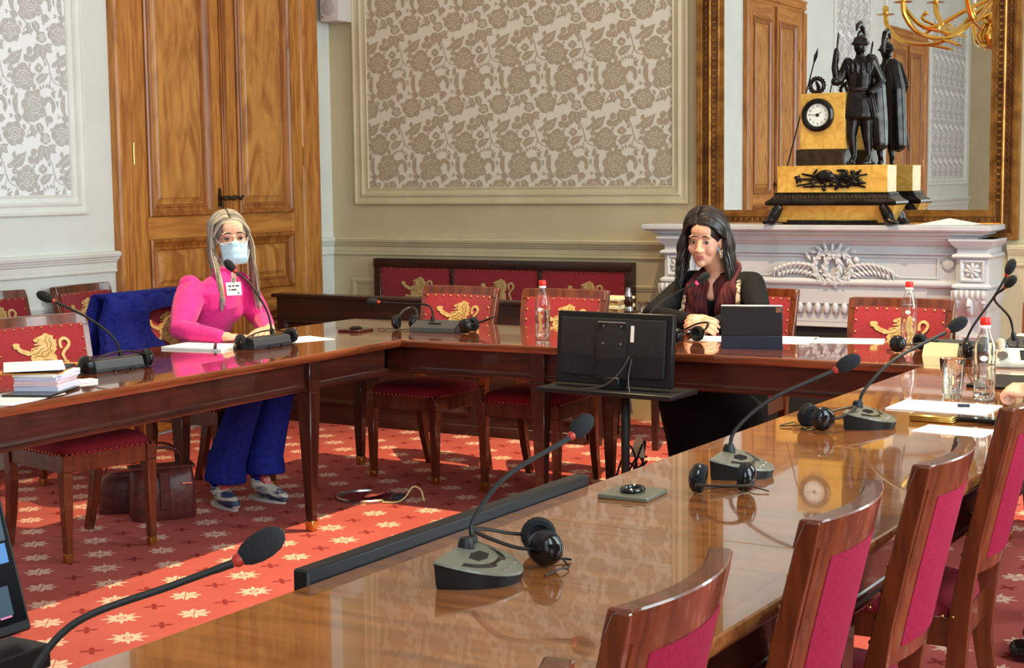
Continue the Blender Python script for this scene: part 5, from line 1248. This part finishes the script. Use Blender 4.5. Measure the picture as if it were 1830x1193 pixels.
unit_box('microphone unit beneath the cream card at the right table corner', (-1.50, 6.16, Z), -8, [(-1.47, 6.15, .79), (-1.44, 6.15, .86), (-1.37, 6.17, .97), (-1.325, 6.185, 1.055)], (.35, .1, .9))
unit_box('microphone unit half hidden behind the right water bottle', (-1.25, 6.37, Z), -20, [(-1.33, 6.385, .79), (-1.345, 6.36, .88), (-1.36, 6.15, .97), (-1.30, 6.05, 1.022)], (.6, -.5, .6))
unit_d('microphone unit on the right table beside the gold box', (-1.275, 4.26, Z), 6, [(-1.32, 4.285, .80), (-1.305, 4.30, .85), (-1.24, 4.36, .93), (-1.125, 4.475, 1.002)], (.65, .55, .5))
unit_d('microphone unit in the middle of the right table with headphones before it', (-1.33, 3.425, Z), 8, [(-1.378, 3.45, .80), (-1.368, 3.465, .85), (-1.30, 3.52, .92), (-1.175, 3.605, .985)], (.72, .5, .45))
unit_d('microphone unit on the near right table beside the long black bar', (-1.385, 2.31, Z), 12, [(-1.44, 2.36, .80), (-1.445, 2.375, .84), (-1.425, 2.46, .905), (-1.388, 2.64, .952)], (.2, .85, .45))
unit_d('nearest microphone, its base cut off below the picture', (-1.40, 1.27, Z), 10, [(-1.447, 1.29, .80), (-1.445, 1.315, .85), (-1.418, 1.37, .91), (-1.34, 1.46, .945), (-1.285, 1.515, .968)], (.55, .65, .45))

def headphones(label, loc, deg, spread=.075, over=False, tilt=.5, seed=0, h=.07):
    t = thing('headphones', label, 'headphones', loc, math.radians(deg), 'black conference headphones')
    rnd = random.Random(seed)
    if over: band = [(-spread, 0, .045), (-spread*.9, .01, h*.85), (-spread*.4, .015, h+.012), (0, .015, h+.016), (spread*.4, .015, h+.012), (spread*.9, .01, h*.85), (spread, 0, .045)]
    else: band = [(-spread, 0, .036), (-spread*1.05, -.05, .05*tilt+.012), (-spread*.6, -.105, .09*tilt+.006), (0, -.125, .10*tilt+.006), (spread*.6, -.105, .09*tilt+.006), (spread*1.05, -.05, .05*tilt+.012), (spread, 0, .036)]
    b = MB(); P = bez(band, 5); b.tube(P, .0075, 8, flat=.45, up=(0, 0, 1)); b.build('headband', 'black', t)
    for s_ in (-1, 1):
        X = TR(s_*spread, 0, .036) @ RZ(rnd.uniform(-.5, .5)) @ RY(s_*PI/2+rnd.uniform(-.2, .2))
        b = MB(); b.lathe([(.0, .020), (.014, .019), (.026, .014), (.033, .006), (.034, 0), (.031, -.004)], 20, X); c = b.build('ear_cup', 'blackg', t)
        b = MB(); b.lathe([(.031, -.002), (.033, -.008), (.030, -.016), (.022, -.018), (.018, -.010), (.0, -.009)], 20, X); b.build('ear_pad', 'blackm', c)
    b = MB(); P = [(-spread-.01, .0, .01)]
    for k in range(6): P.append((-spread+.02+.025*k+rnd.uniform(-.02, .02), .03+rnd.uniform(-.02, .05), .004+.004*(k % 2)))
    P.append((P[-1][0]+.03, P[-1][1]-.03, .004))
    b.tube(bez(P, 5), .0018, 6); b.build('cable', 'black', t)
    return t
headphones('headphones draped over the microphone unit beside the book stack', (-4.21, 4.33, Z), -97, .148, True, seed=1, h=.055)
headphones('headphones draped over the microphone unit of the woman in pink', (-4.215, 5.225, Z), -96, .155, True, seed=2, h=.055)
headphones('coiled headphones left of the corner microphone unit', (-4.085, 6.11, Z), 200, .045, False, .9, seed=3)
headphones('headphones right of the corner microphone unit', (-3.725, 6.10, Z), 100, .05, False, .7, seed=4)
headphones('headphones standing before the clasped hands of the woman in black', (-2.635, 6.10, Z), 60, .06, False, .9, seed=5)
headphones('headphones lying under the right water bottle by the fireplace', (-1.69, 6.15, Z), 65, .07, False, .45, seed=6)
headphones('headphones on the right table left of the gold box microphone', (-1.395, 4.13, Z), 140, .04, False, .5, seed=7)
headphones('headphones in front of the middle microphone on the right table', (-1.295, 3.20, Z), 30, .055, False, .35, seed=8)
headphones('headphones leaning behind the nearest microphone base', (-1.36, 2.475, Z), -55, .055, False, .55, seed=9)
headphones('headphones beyond the cream card at the table corner', (-1.36, 6.02, Z), 20, .07, False, .6, seed=10)

# ---- water bottles and glasses
def bottle(label, loc, fill=.115):
    t = thing('water_bottle', label, 'bottle', loc, 0, 'clear water bottles with red caps')
    pr = [(.0, .003), (.030, .003), (.0335, .008), (.034, .03), (.0325, .042), (.034, .055), (.034, .10), (.0325, .112), (.034, .125), (.034, .16), (.031, .178), (.022, .202), (.0145, .222), (.0138, .238)]
    b = MB(); ins = [(max(r-.0018, 0), z+.003) for r, z in pr]; b.lathe(pr+ins[::-1], 28, cap=False); b.build('glass_body', 'glass', t, smooth=50)
    b = MB(); b.lathe([(0, .0065), (.0275, .0065), (.0312, .012), (.0318, .03), (.0304, .042), (.0318, .055), (.0318, .10), (.0305, .112), (.0318, fill+.012), (0, fill+.0125)], 28, cap=False); b.build('water', 'water', t)
    b = MB(); b.lathe([(.0155, .236), (.0165, .240), (.0165, .256), (.0150, .259), (0, .2595)], 18); b.build('red_cap', mat('red_cap_plastic', L3(216, 44, 34), rough=.35) if 'cap' not in MT else MT['cap'], t)
    b = MB(); b.lathe([(.0148, .226), (.0165, .229), (.0165, .233), (.0148, .236)], 18, cap=False); b.build('neck_ring', 'white', t)
    b = MB(); R_ = .0347
    q0 = -PI*.46; F = [(R_*math.cos(q0), R_*math.sin(q0), .134)]+[(R_*math.cos(q0+.34*math.cos(a)), R_*math.sin(q0+.34*math.cos(a)), .134+.0085*math.sin(a)) for a in [k*PI/8 for k in range(16)]]
    b.add(F, [(0, 1+k, 1+(k+1) % 16) for k in range(16)]); b.build('oval_label', 'white', t)
    return t
MT['cap'] = mat('red_cap_plastic', L3(216, 44, 34), rough=.35)
bottle('water bottle with red cap at the far table left of the monitor', (-3.275, 5.99, Z))
bottle('water bottle with red cap in front of the fireplace chair', (-1.775, 6.45, Z), .15)
bottle('water bottle with red cap standing beside the drinking glass', (-1.112, 4.915, Z), .05)
def tumbler(label, loc, h=.125, r0=.029, r1=.040, fill=.11, name='drinking_glass'):
    t = thing(name, label, 'glass', loc)
    b = MB(); b.lathe([(0, .0), (r0-.002, 0), (r0, .003), (r1, h), (r1-.001, h+.001), (r1-.0025, h-.001), (r0-.001, .014), (0, .013)], 28, cap=False); b.build('glass_wall', 'glass', t, smooth=40)
    if fill: b = MB(); k = fill/h; b.lathe([(0, .0135), (r0-.0012, .0145), (r0+(r1-r0)*k-.0026, fill), (0, fill)], 28, cap=False); b.build('water', 'water', t)
    return t
tumbler('tall drinking glass of water on the right table', (-1.212, 4.915, Z))
tumbler('small empty glass on the side table nearer the mantel', (-3.475, 7.60, .715), .07, .025, .03, 0)
tumbler('small empty glass on the side table next to the cola bottle', (-3.545, 7.62, .715), .07, .025, .03, 0)
t = thing('cola_bottle', 'small dark cola bottle on the side table', 'bottle', (-3.625, 7.60, .715))
b = MB(); b.lathe([(.0, 0), (.026, .001), (.028, .03), (.024, .05), (.028, .07), (.02, .10), (.012, .13), (.012, .145), (0, .146)], 16); b.build('glass_body', mat('dark_cola', L3(40, 18, 14), rough=.08), t)
b = MB(); b.lathe([(.0285, .02), (.0285, .035), (.0265, .045)], 16, cap=False); b.lathe([(.0205, .10), (.013, .132), (.0135, .147), (0, .148)], 16, cap=False); b.build('silver_label', 'steel', t)
def stack(name, label, cat, loc, deg, items, group=None):
    t = thing(name, label, cat, loc, math.radians(deg), group); z = 0
    for k, (n, m_, w_, l_, h, dx, dy, a) in enumerate(items):
        b = MB(); b.box(-w_/2, w_/2, -l_/2, l_/2, z, z+h, X=TR(dx, dy, 0) @ RZ(a)); b.build(n, m_, t, bevel=min(.0012, h*.3)); z += h+.0004
    return t
MT['kraft'] = mat('kraft_folder', L3(176, 140, 92), L3(150, 116, 74), rough=.8, scale=20)
MT['cream'] = mat('cream_card', L3(222, 208, 168), rough=.7)
MT['lilac'] = mat('lilac_page_edges', L3(206, 206, 226), L3(190, 190, 214), rough=.7, scale=3, stretch=(1, 1, 300))
MT['pinkp'] = mat('pink_page_edges', L3(222, 190, 200), rough=.7)
MT['orange'] = mat('orange_folder', L3(226, 150, 60), rough=.6)
for k, (m_, h) in enumerate((('kraft', .035), ('cream', .02), ('kraft', .025), ('cream', .015))):
    zz = .715+sum((.035, .02, .025, .015)[:k]); b = MB(); b.box(-.075, .075, -.10, .10, 0, h)
    o = b.build('folder', m_, None, bevel=.002); o.location = (-3.715+.006*(k % 2), 7.60, zz); o.rotation_euler = (0, 0, .06*(-1)**k)
    tag(o, ('lowest thick brown folder on the side table', 'thin cream folder in the side table pile, second from below', 'brown folder in the side table pile, second from the top', 'topmost cream folder of the pile on the side table')[k], 'folder', 'folders piled on the side table')
# left table: loose sheets, books, folders
def slab(name, label, cat, m_, w_, l_, h, loc, deg, group=None, ink=None, bev=.0008):
    o = MB().box(-w_/2, w_/2, -l_/2, l_/2, 0, h).build(name, m_, None, bevel=min(bev, h*.3)); o.location = loc; o.rotation_euler = (0, 0, math.radians(deg)); tag(o, label, cat, group)
    if ink:
        b = MB(); rnd = random.Random(ink)
        for k in range(9):
            y = l_*.38-k*l_*.075; x = -w_*.38
            while x < w_*.3:
                e = rnd.uniform(.01, .03); b.box(x, min(x+e, w_*.4), y-.0012, y+.0012, h, h+.0002); x += e+.006
        b.build('print', 'ink', o)
    return o
slab('paper_sheet', 'loose printed sheet at the front left corner beneath the books', 'paper', 'white', .21, .297, .0015, (-3.975, 3.60, Z), 12, ink=3)
slab('tablet', 'black tablet lying under the book stack', 'tablet', 'blackg', .17, .24, .007, (-3.99, 3.74, Z+.002), 22)
zz = Z+.0095
for k, (m_, w_, l_, h, dg, dx, dy, lb) in enumerate((('lilac', .155, .21, .017, 24, 0, 0, 'bottom white book of the stack at the left edge'), ('pinkp', .15, .215, .008, 28, -.008, -.004, 'thin pink booklet in the stack, second from below'), ('pinkp', .15, .21, .008, 27, -.004, -.003, 'thin pink booklet in the stack, third from below'), ('lilac', .15, .205, .012, 23, -.004, .002, 'lilac booklet in the stack, third from the top'), ('white', .15, .205, .010, 20, -.006, 0, 'white booklet near the top of the stack'))):
    slab('book', lb, 'book', m_, w_, l_, h, (-4.02+dx, 3.80+dy, zz), dg, 'books stacked on the left table'); zz += h+.0005
slab('folder', 'orange folder jutting out on top of the book stack', 'folder', 'orange', .22, .31, .004, (-4.09, 3.82, zz), 35); zz += .0045
slab('notebook', 'black covered notebook lying above the orange folder', 'notebook', 'black', .15, .21, .008, (-4.03, 3.80, zz), 30); zz += .0085
slab('paper_sheet', 'open white sheet on the very top of the book stack', 'paper', 'white', .20, .28, .004, (-4.075, 3.79, zz), 48)
slab('pen_tray_card', 'narrow white card sticking out right of the book stack', 'card', 'white', .05, .16, .010, (-4.07, 3.97, Z), -15)
slab('pen', 'yellow pencil beside the book stack', 'pen', mat('yellow_pencil', L3(214, 186, 60), rough=.5), .009, .15, .008, (-4.13, 3.93, Z+.011), 40)
slab('notebook', 'white notepad before the woman in pink', 'notebook', 'white', .21, .297, .010, (-4.44, 5.09, Z), 98, ink=5)
slab('pen', 'black pen on the white notepad', 'pen', 'black', .012, .15, .009, (-4.345, 5.05, Z+.0102), 40)
slab('paper_sheet', 'white sheet under the microphone of the woman in pink', 'paper', 'white', .21, .297, .0012, (-4.275, 5.50, Z), -20)
def cable_plate(label, loc, deg, m_):
    t = thing('cable_plate', label, 'cable cover', loc, math.radians(deg)); b = MB(); b.box(-.06, .06, -.06, .06, 0, .010); b.build('plate', m_, t, bevel=.002)
    b = MB(); b.tube([(.022*math.cos(a), .028*math.sin(a), .015) for a in [k*PI/8 for k in range(16)]], .006, 8, closed=True); b.build('grommet', 'blackg', t)
cable_plate('dark wooden cable cover on the far left table corner', (-4.262, 5.955, Z), 0, 'mahD')
cable_plate('grey cable cover on the right table', (-1.462, 3.085, Z), 2, 'taupe')
# far table: papers, tablet
slab('paper_sheet', 'white sheet under the hands of the woman in black', 'paper', 'white', .297, .21, .0015, (-2.53, 6.30, Z), 5)
slab('paper_sheet', 'printed sheet right behind the dark tablet', 'paper', 'white', .21, .297, .0015, (-2.27, 6.37, Z), 10)
slab('paper_sheet', 'white sheet in front of the lion chair by the fireplace', 'paper', 'white', .297, .21, .0015, (-2.03, 6.44, Z), 14)
t = thing('tablet_computer', 'tablet in a navy folding cover standing on the far table', 'tablet', (-2.298, 5.995, Z), math.radians(18))
MT['navyc'] = mat('navy_cover', L3(38, 44, 60), rough=.6); MT['navyd'] = mat('dark_slate_cover', L3(34, 33, 38), rough=.6)
X = RX(.16)
b = MB(); b.box(-.125, .125, -.004, .004, .055, .18, X=X); b.build('back_cover', 'navyd', t, bevel=.003)
b = MB(); b.box(-.125, .125, -.008, .001, .0, .056, X=X); b.build('cover_flap', 'navyc', t, bevel=.002)
b = MB(); b.box(-.124, .124, .003, .010, .005, .183, X=X); b.build('tablet_body', 'white', t, bevel=.003)
b = MB(); b.box(-.115, .115, .0101, .0106, .015, .175, X=X); b.build('screen', 'blackg', t)
b = MB(); b.box(-.125, .125, -.0, .10, 0, .003); b.build('foot_flap', 'navyc', t)
b = MB(); b.box(.098, .12, -.0046, -.003, .155, .176, X=X); b.build('camera_window', mat('copper_window', L3(150, 100, 76), rough=.4), t)
# right table things
slab('paper_sheet', 'stapled printed pages beside the drinking glass', 'paper', 'white', .297, .21, .004, (-1.18, 4.69, Z), -2, ink=9)
slab('paper_sheet', 'small printed sheet lying by the fourth chair back', 'paper', 'white', .20, .14, .0012, (-1.045, 4.275, Z), -6, ink=12)
slab('pen', 'short dark pen cap lying on the printed pages', 'pen', 'navyc', .035, .010, .009, (-1.125, 4.705, Z+.0045), 20)
slab('spectacle_case', 'slim black case behind the gold box', 'case', 'blackg', .15, .045, .014, (-1.02, 4.46, Z), -8, bev=.004)
t = thing('gold_box', 'small ribbed gold box on the right table', 'box', (-1.143, 4.42, Z), math.radians(-2))
b = MB(); b.box(-.063, .063, -.028, .028, 0, .020); b.build('body', 'brass', t, bevel=.003)
b = MB()
for k in range(3): b.box(-.064, .064, -.029, .029, .003+k*.006, .0055+k*.006)
b.build('ribs', mat('pale_gold_rib', L3(226, 200, 110), rough=.25, metal=1), t, bevel=.001)
t = thing('name_card', 'cream folded card standing at the right table corner', 'card', (-1.535, 6.045, Z), math.radians(-6))
b = MB(); b.loft([[(-.07, -.02, 0), (.07, -.02, 0), (.07, -.018, 0), (-.07, -.018, 0)], [(-.068, 0, .052), (.068, 0, .052), (.068, .002, .052), (-.068, .002, .052)], [(-.07, .018, 0), (.07, .018, 0), (.07, .02, 0), (-.07, .02, 0)]]); b.build('folded_card', 'cream', t)
t = thing('desk_telephone', 'cream desk telephone at the right picture edge', 'telephone', (-1.20, 5.86, Z), math.radians(15))
b = MB(); b.loft([[(x, -.09, 0), (x, .09, 0), (x, .09, .055), (x, .02, .05), (x, -.09, .022)] for x in (-.095, -.088, .088, .095)]); b.build('body', mat('ivory_plastic', L3(214, 210, 192), rough=.4), t, bevel=.004)
b = MB(); b.tube(bez([(-.065, -.085, .045), (-.065, -.05, .062), (-.065, .04, .075), (-.065, .08, .072)], 5), [.020]*3+[.014]*9+[.020]*4, 10); b.build('handset', mat('grey_handset', L3(150, 150, 146), rough=.4), t)
b = MB()
for i in range(3):
    for j in range(4): b.box(.0+i*.026, .018+i*.026, -.07+j*.022, -.056+j*.022, .02, .038+j*.006)
b.build('keypad', 'grey', t)
slab('document_folder', 'flat black folder under the telephone at the right edge', 'folder', 'black', .24, .32, .010, (-1.10, 5.33, Z), -4)
slab('paper_box', 'small greenish white box behind the telephone', 'box', mat('pale_green_card', L3(214, 212, 188), rough=.7), .11, .08, .045, (-1.30, 6.56, Z), 5, bev=.002)
b = MB(); random.seed(4)
for k in range(9): b.ell((random.uniform(-.04, .04), random.uniform(-.03, .03), .03+random.uniform(-.008, .02)), (random.uniform(.02, .035), random.uniform(.02, .03), random.uniform(.018, .03)))
o = link('cloth_pouch', remesh(b, 'cloth_pouch', mat('pink_purple_cloth', L3(214, 150, 170), L3(74, 50, 96), rough=.8, scale=14, lo=.45, hi=.55).name and 'pink', .006, 3), None); o.location = (-1.13, 6.36, Z-.001)
o.data.materials.clear(); o.data.materials.append(bpy.data.materials['pink_purple_cloth']); tag(o, 'crumpled pink and purple cloth at the far right edge', 'cloth')  # plain lump standing in for a hand at the frame edge
o = MB().add([(-.15, -.10, 0), (.15, -.10, .001), (.15, .09, .001), (-.02, .10, .03), (-.15, .09, .004), (-.15, -.10, -.0015), (.15, -.10, -.0005), (.15, .09, -.0005), (-.02, .10, .0285), (-.15, .09, .0025)], [(0, 1, 2, 3, 4), (9, 8, 7, 6, 5), (0, 5, 6, 1), (1, 6, 7, 2), (2, 7, 8, 3), (3, 8, 9, 4), (4, 9, 5, 0)]).build('paper_sheet', 'white', None, smooth=0)
o.location = (-2.06, 8.22, 1.1925); tag(o, 'bent white paper lying on the mantel shelf', 'paper')

# ================================================================ SCREENS
t = thing('flat_screen', 'thin black flat screen clamped along the inner edge of the right table', 'monitor', (-1.632, 2.645, 0), ra-PI/2)
b = MB(); b.box(-.028, .008, -.51, .51, .22, .774); b.build('housing', 'black', t, bevel=.004)
b = MB(); b.box(-.0295, -.028, -.49, .49, .245, .765); b.build('screen', 'blackg', t)
b = MB(); b.box(-.02, .02, -.06, .06, 0, .03); b.box(-.012, .0, -.03, .03, .03, .3); b.build('stand', 'black', t)
# monitor seen from behind, before the far table
t = thing('desk_monitor', 'black monitor seen from behind on a tray stand before the far table', 'monitor', (-2.70, 5.50, .60), math.radians(-3))
X = RX(-.10)
b = MB(); b.box(-.262, .262, -.0, .03, .035, .325, X=X); b.build('screen_housing', 'black', t, bevel=.004)
b = MB(); b.box(-.235, .235, -.016, .0, .07, .30, X=X); b.box(-.06, .075, -.03, -.016, .06, .285, X=X); b.build('back_shell', 'blackm', t, bevel=.006, seg=2)
b = MB(); b.box(-.055, .07, -.0335, -.03, .283, .288, X=X)
for x in (-.03, .05):
    for z in (.27, .20): b.lathe([(.005, 0), (.004, .003), (0, .004)], 8, X @ TR(x, -.030, z) @ RX(PI/2))
b.build('screws', 'steel', t)
b = MB(); b.box(.085, .10, -.0175, -.016, .21, .275, X=X); b.build('white_sticker', 'white', t)
b = MB(); b.box(-.305, .305, -.08, .16, 0, .02); b.box(-.02, .05, -.03, .04, .02, .07); b.build('tray', 'black', t, bevel=.004)
b = MB(); b.tube(bez([(.10, -.03, .16), (.07, -.05, .10), (.0, -.06, .04), (-.1, -.07, .022)], 6), .003, 6); b.tube(bez([(.11, -.03, .15), (.105, -.05, .08), (.12, -.07, .02), (.14, -.085, -.06)], 6), .003, 6); b.build('cables', 'grey', t)
b = MB()
b.tube([(.02, .08, -.58), (.02, .08, 0)], .018, 10)
b.box(-.16, .20, -.02, .18, -.6, -.575); b.build('stand_legs', 'black', t, bevel=.003)
# large screen at the left edge, facing the right table
t = thing('video_screen', 'large black video screen showing a bluish picture at the left bottom edge', 'screen', (-2.40, 1.72, 0), 0)
X = TR(0, 0, .55) @ RY(-.27)
b = MB(); b.box(-.045, 0, -.48, .48, 0, .58, X=X); b.build('housing', 'black', t, bevel=.005)
def screen_mat():
    m, nt, bs = newmat('video_call_picture'); N = nt.nodes; L = nt.links
    tc = N.new('ShaderNodeTexCoord'); no = N.new('ShaderNodeTexVoronoi'); no.inputs['Scale'].default_value = 7; L.new(tc.outputs['Object'], no.inputs['Vector'])
    cr = N.new('ShaderNodeValToRGB'); e = cr.color_ramp.elements; e[0].color = (.004, .008, .02, 1); e[1].color = (.25, .42, .6, 1); e[0].position = .35; e[1].position = .9
    sp = N.new('ShaderNodeSeparateXYZ'); L.new(no.outputs['Color'], sp.inputs[0]); L.new(sp.outputs[0], cr.inputs[0])
    L.new(cr.outputs[0], bs.inputs['Emission Color']); bs.inputs['Emission Strength'].default_value = .8
    bs.inputs['Base Color'].default_value = (.01, .01, .012, 1); bs.inputs['Roughness'].default_value = .15; return m
MT['screen'] = screen_mat()
b = MB(); b.box(0, .0015, -.47, .47, .022, .57, X=X); sc = b.build('display', mat('dark_display', L3(10, 10, 13), rough=.2, spec=.15), t)
b = MB(); b.box(.0015, .002, -.45, .30, .10, .55, X=X); b.build('video_picture', 'screen', sc)
def glow(n, c, e): MT[n] = mat(n, (.01, .01, .012), rough=.2, emis=c, es=e)
glow('pale_blue_picture', (.50, .68, .80), .8); glow('blue_picture', (.10, .32, .75), .7); glow('slate_picture', (.05, .11, .16), .6)
for m_, y0, y1, z0, z1 in (('pale_blue_picture', .30, .462, .235, .55), ('slate_picture', .30, .462, .19, .235), ('blue_picture', .435, .458, .145, .185), ('slate_picture', .30, .44, .04, .10)):
    b = MB(); b.box(.0015, .0022, y0, y1, z0, z1, X=X); b.build('video_picture', m_, sc)
b = MB(); b.box(.0016, .002, .405, .435, .036, .044, X=X); b.build('maker_mark', mat('pink_mark', L3(220, 120, 170), rough=.5), sc)
b = MB(); b.box(-.07, .045, -.48, .485, .475, .525); b.build('shelf_bar', 'black', t, bevel=.004)
b = MB(); b.box(-.06, -.01, -.05, .05, .03, .5); b.box(-.3, .25, -.35, .35, 0, .03); b.build('stand', 'black', t, bevel=.004)

# ================================================================ FLOOR THINGS
t = thing('floor_socket', 'round metal floor socket with open carpeted lid and cable', 'floor socket', (-4.085, 5.765, 0), math.radians(20))
b = MB(); b.lathe([(.138, 0), (.14, .012), (.132, .018), (.125, .016), (.122, .004), (0, .003)], 40); b.build('metal_ring', 'steel', t)
b = MB(); b.lathe([(.115, .004), (.115, .010), (0, .0105)], 32); b.build('carpet_inlay', 'redseat', t)
b = MB(); b.prism([(.02, -.10)]+[(.02+.085*math.cos(a), .10*math.sin(a)) for a in [-PI/2+PI*k/10 for k in range(1, 10)]]+[(.02, .10)], 0, .008, TR(0, 0, .022) @ RY(-.12)); b.build('lid_half', MT['carpet'], t)
b = MB(); b.box(.13, .19, -.035, .03, .0, .02); b.build('socket_box', 'grey', t, bevel=.003)
b = MB(); b.tube(bez([(.10, -.10, .006), (.16, -.10, .006), (.19, -.04, .015), (.22, -.01, .06), (.26, -.02, .05), (.28, -.04, .004)], 6), .004, 6); b.build('cable', mat('yellow_white_cable', L3(226, 206, 150), rough=.5), t)
# leather bag
MT['leather'] = mat('oxblood_leather', L3(96, 40, 36), L3(72, 28, 26), rough=.4, scale=30, bump=.2)
t = thing('leather_bag', 'oxblood leather handbag on the floor under the left table', 'bag', (-4.655, 5.03, 0), math.radians(52)); t.scale = (.74, .78, .82)
b = MB(); b.loft([[(x*sx, y*sy, z) for x, y in [(.19*abs(math.cos(a))**.4*(1 if math.cos(a) > 0 else -1), .10*abs(math.sin(a))**.4*(1 if math.sin(a) > 0 else -1)) for a in [k*PI/14 for k in range(28)]]] for z, sx, sy in ((0, .96, .95), (.02, 1, 1), (.14, .99, .98), (.22, .96, .85), (.265, .93, .6), (.28, .9, .4))]); b.build('bag_body', 'leather', t, smooth=50)
b = MB(); b.box(-.03, .03, -.108, -.095, .06, .26); b.box(-.19, .19, -.06, .06, .268, .285); b.build('bag_strap', 'leather', t, bevel=.004)
for s_ in (-1, 1): b = MB(); b.tube(bez([(-.11, s_*.05, .27), (-.09, s_*.07, .36), (0, s_*.075, .39), (.09, s_*.07, .36), (.11, s_*.05, .27)], 6), .007, 8); b.build('bag_handle', 'leather', t)
b = MB(); b.box(.10, .16, -.106, -.099, .19, .197); b.build('zip_pull', 'chrome', t)
t = thing('leather_bag', 'second oxblood leather bag lying half behind the handbag', 'bag', (-4.90, 5.03, 0), math.radians(40)); t.scale = (.66, .7, .8)
b = MB(); b.loft([[(x*s1, y*s1, z) for x, y in [(.15*abs(math.cos(a))**.5*(1 if math.cos(a) > 0 else -1), .08*abs(math.sin(a))**.5*(1 if math.sin(a) > 0 else -1)) for a in [k*PI/12 for k in range(24)]]] for z, s1 in ((0, .95), (.02, 1), (.12, .96), (.2, .8), (.22, .6))]); b.build('bag_body', 'leather', t, smooth=50)
b = MB(); b.tube(bez([(-.1, 0, .2), (-.06, 0, .30), (.06, 0, .30), (.1, 0, .2)], 6), .006, 8); b.build('bag_handle', 'leather', t)
# small things on the floor behind the monitor stand
t = thing('cable_bundle', 'tangle of black cables with pale tags on the floor by the far table', 'cables', (-2.98, 6.28, 0))
b = MB(); random.seed(8)
for k in range(3): b.tube(bez([(random.uniform(-.05, .08), random.uniform(-.05, .05), .005+.1*k)]+[(random.uniform(-.1, .1), random.uniform(-.06, .06), random.uniform(.02, .3)) for _ in range(5)]+[(random.uniform(-.05, .1), 0, .01)], 6), .005, 6)
b.build('cables', 'black', t)
b = MB(); b.prism([(-.03, 0), (.045, .0), (.03, .10), (.005, .10)], -.004, .004, TR(.02, .0, .20) @ RX(PI/2)); b.build('tag', 'cream', t); b = MB(); b.prism([(-.03, 0), (.06, -.02), (.03, .09), (-.02, .09)], -.004, .004, TR(.16, .02, .05) @ RX(PI/2)); b.build('tag', 'cream', t)
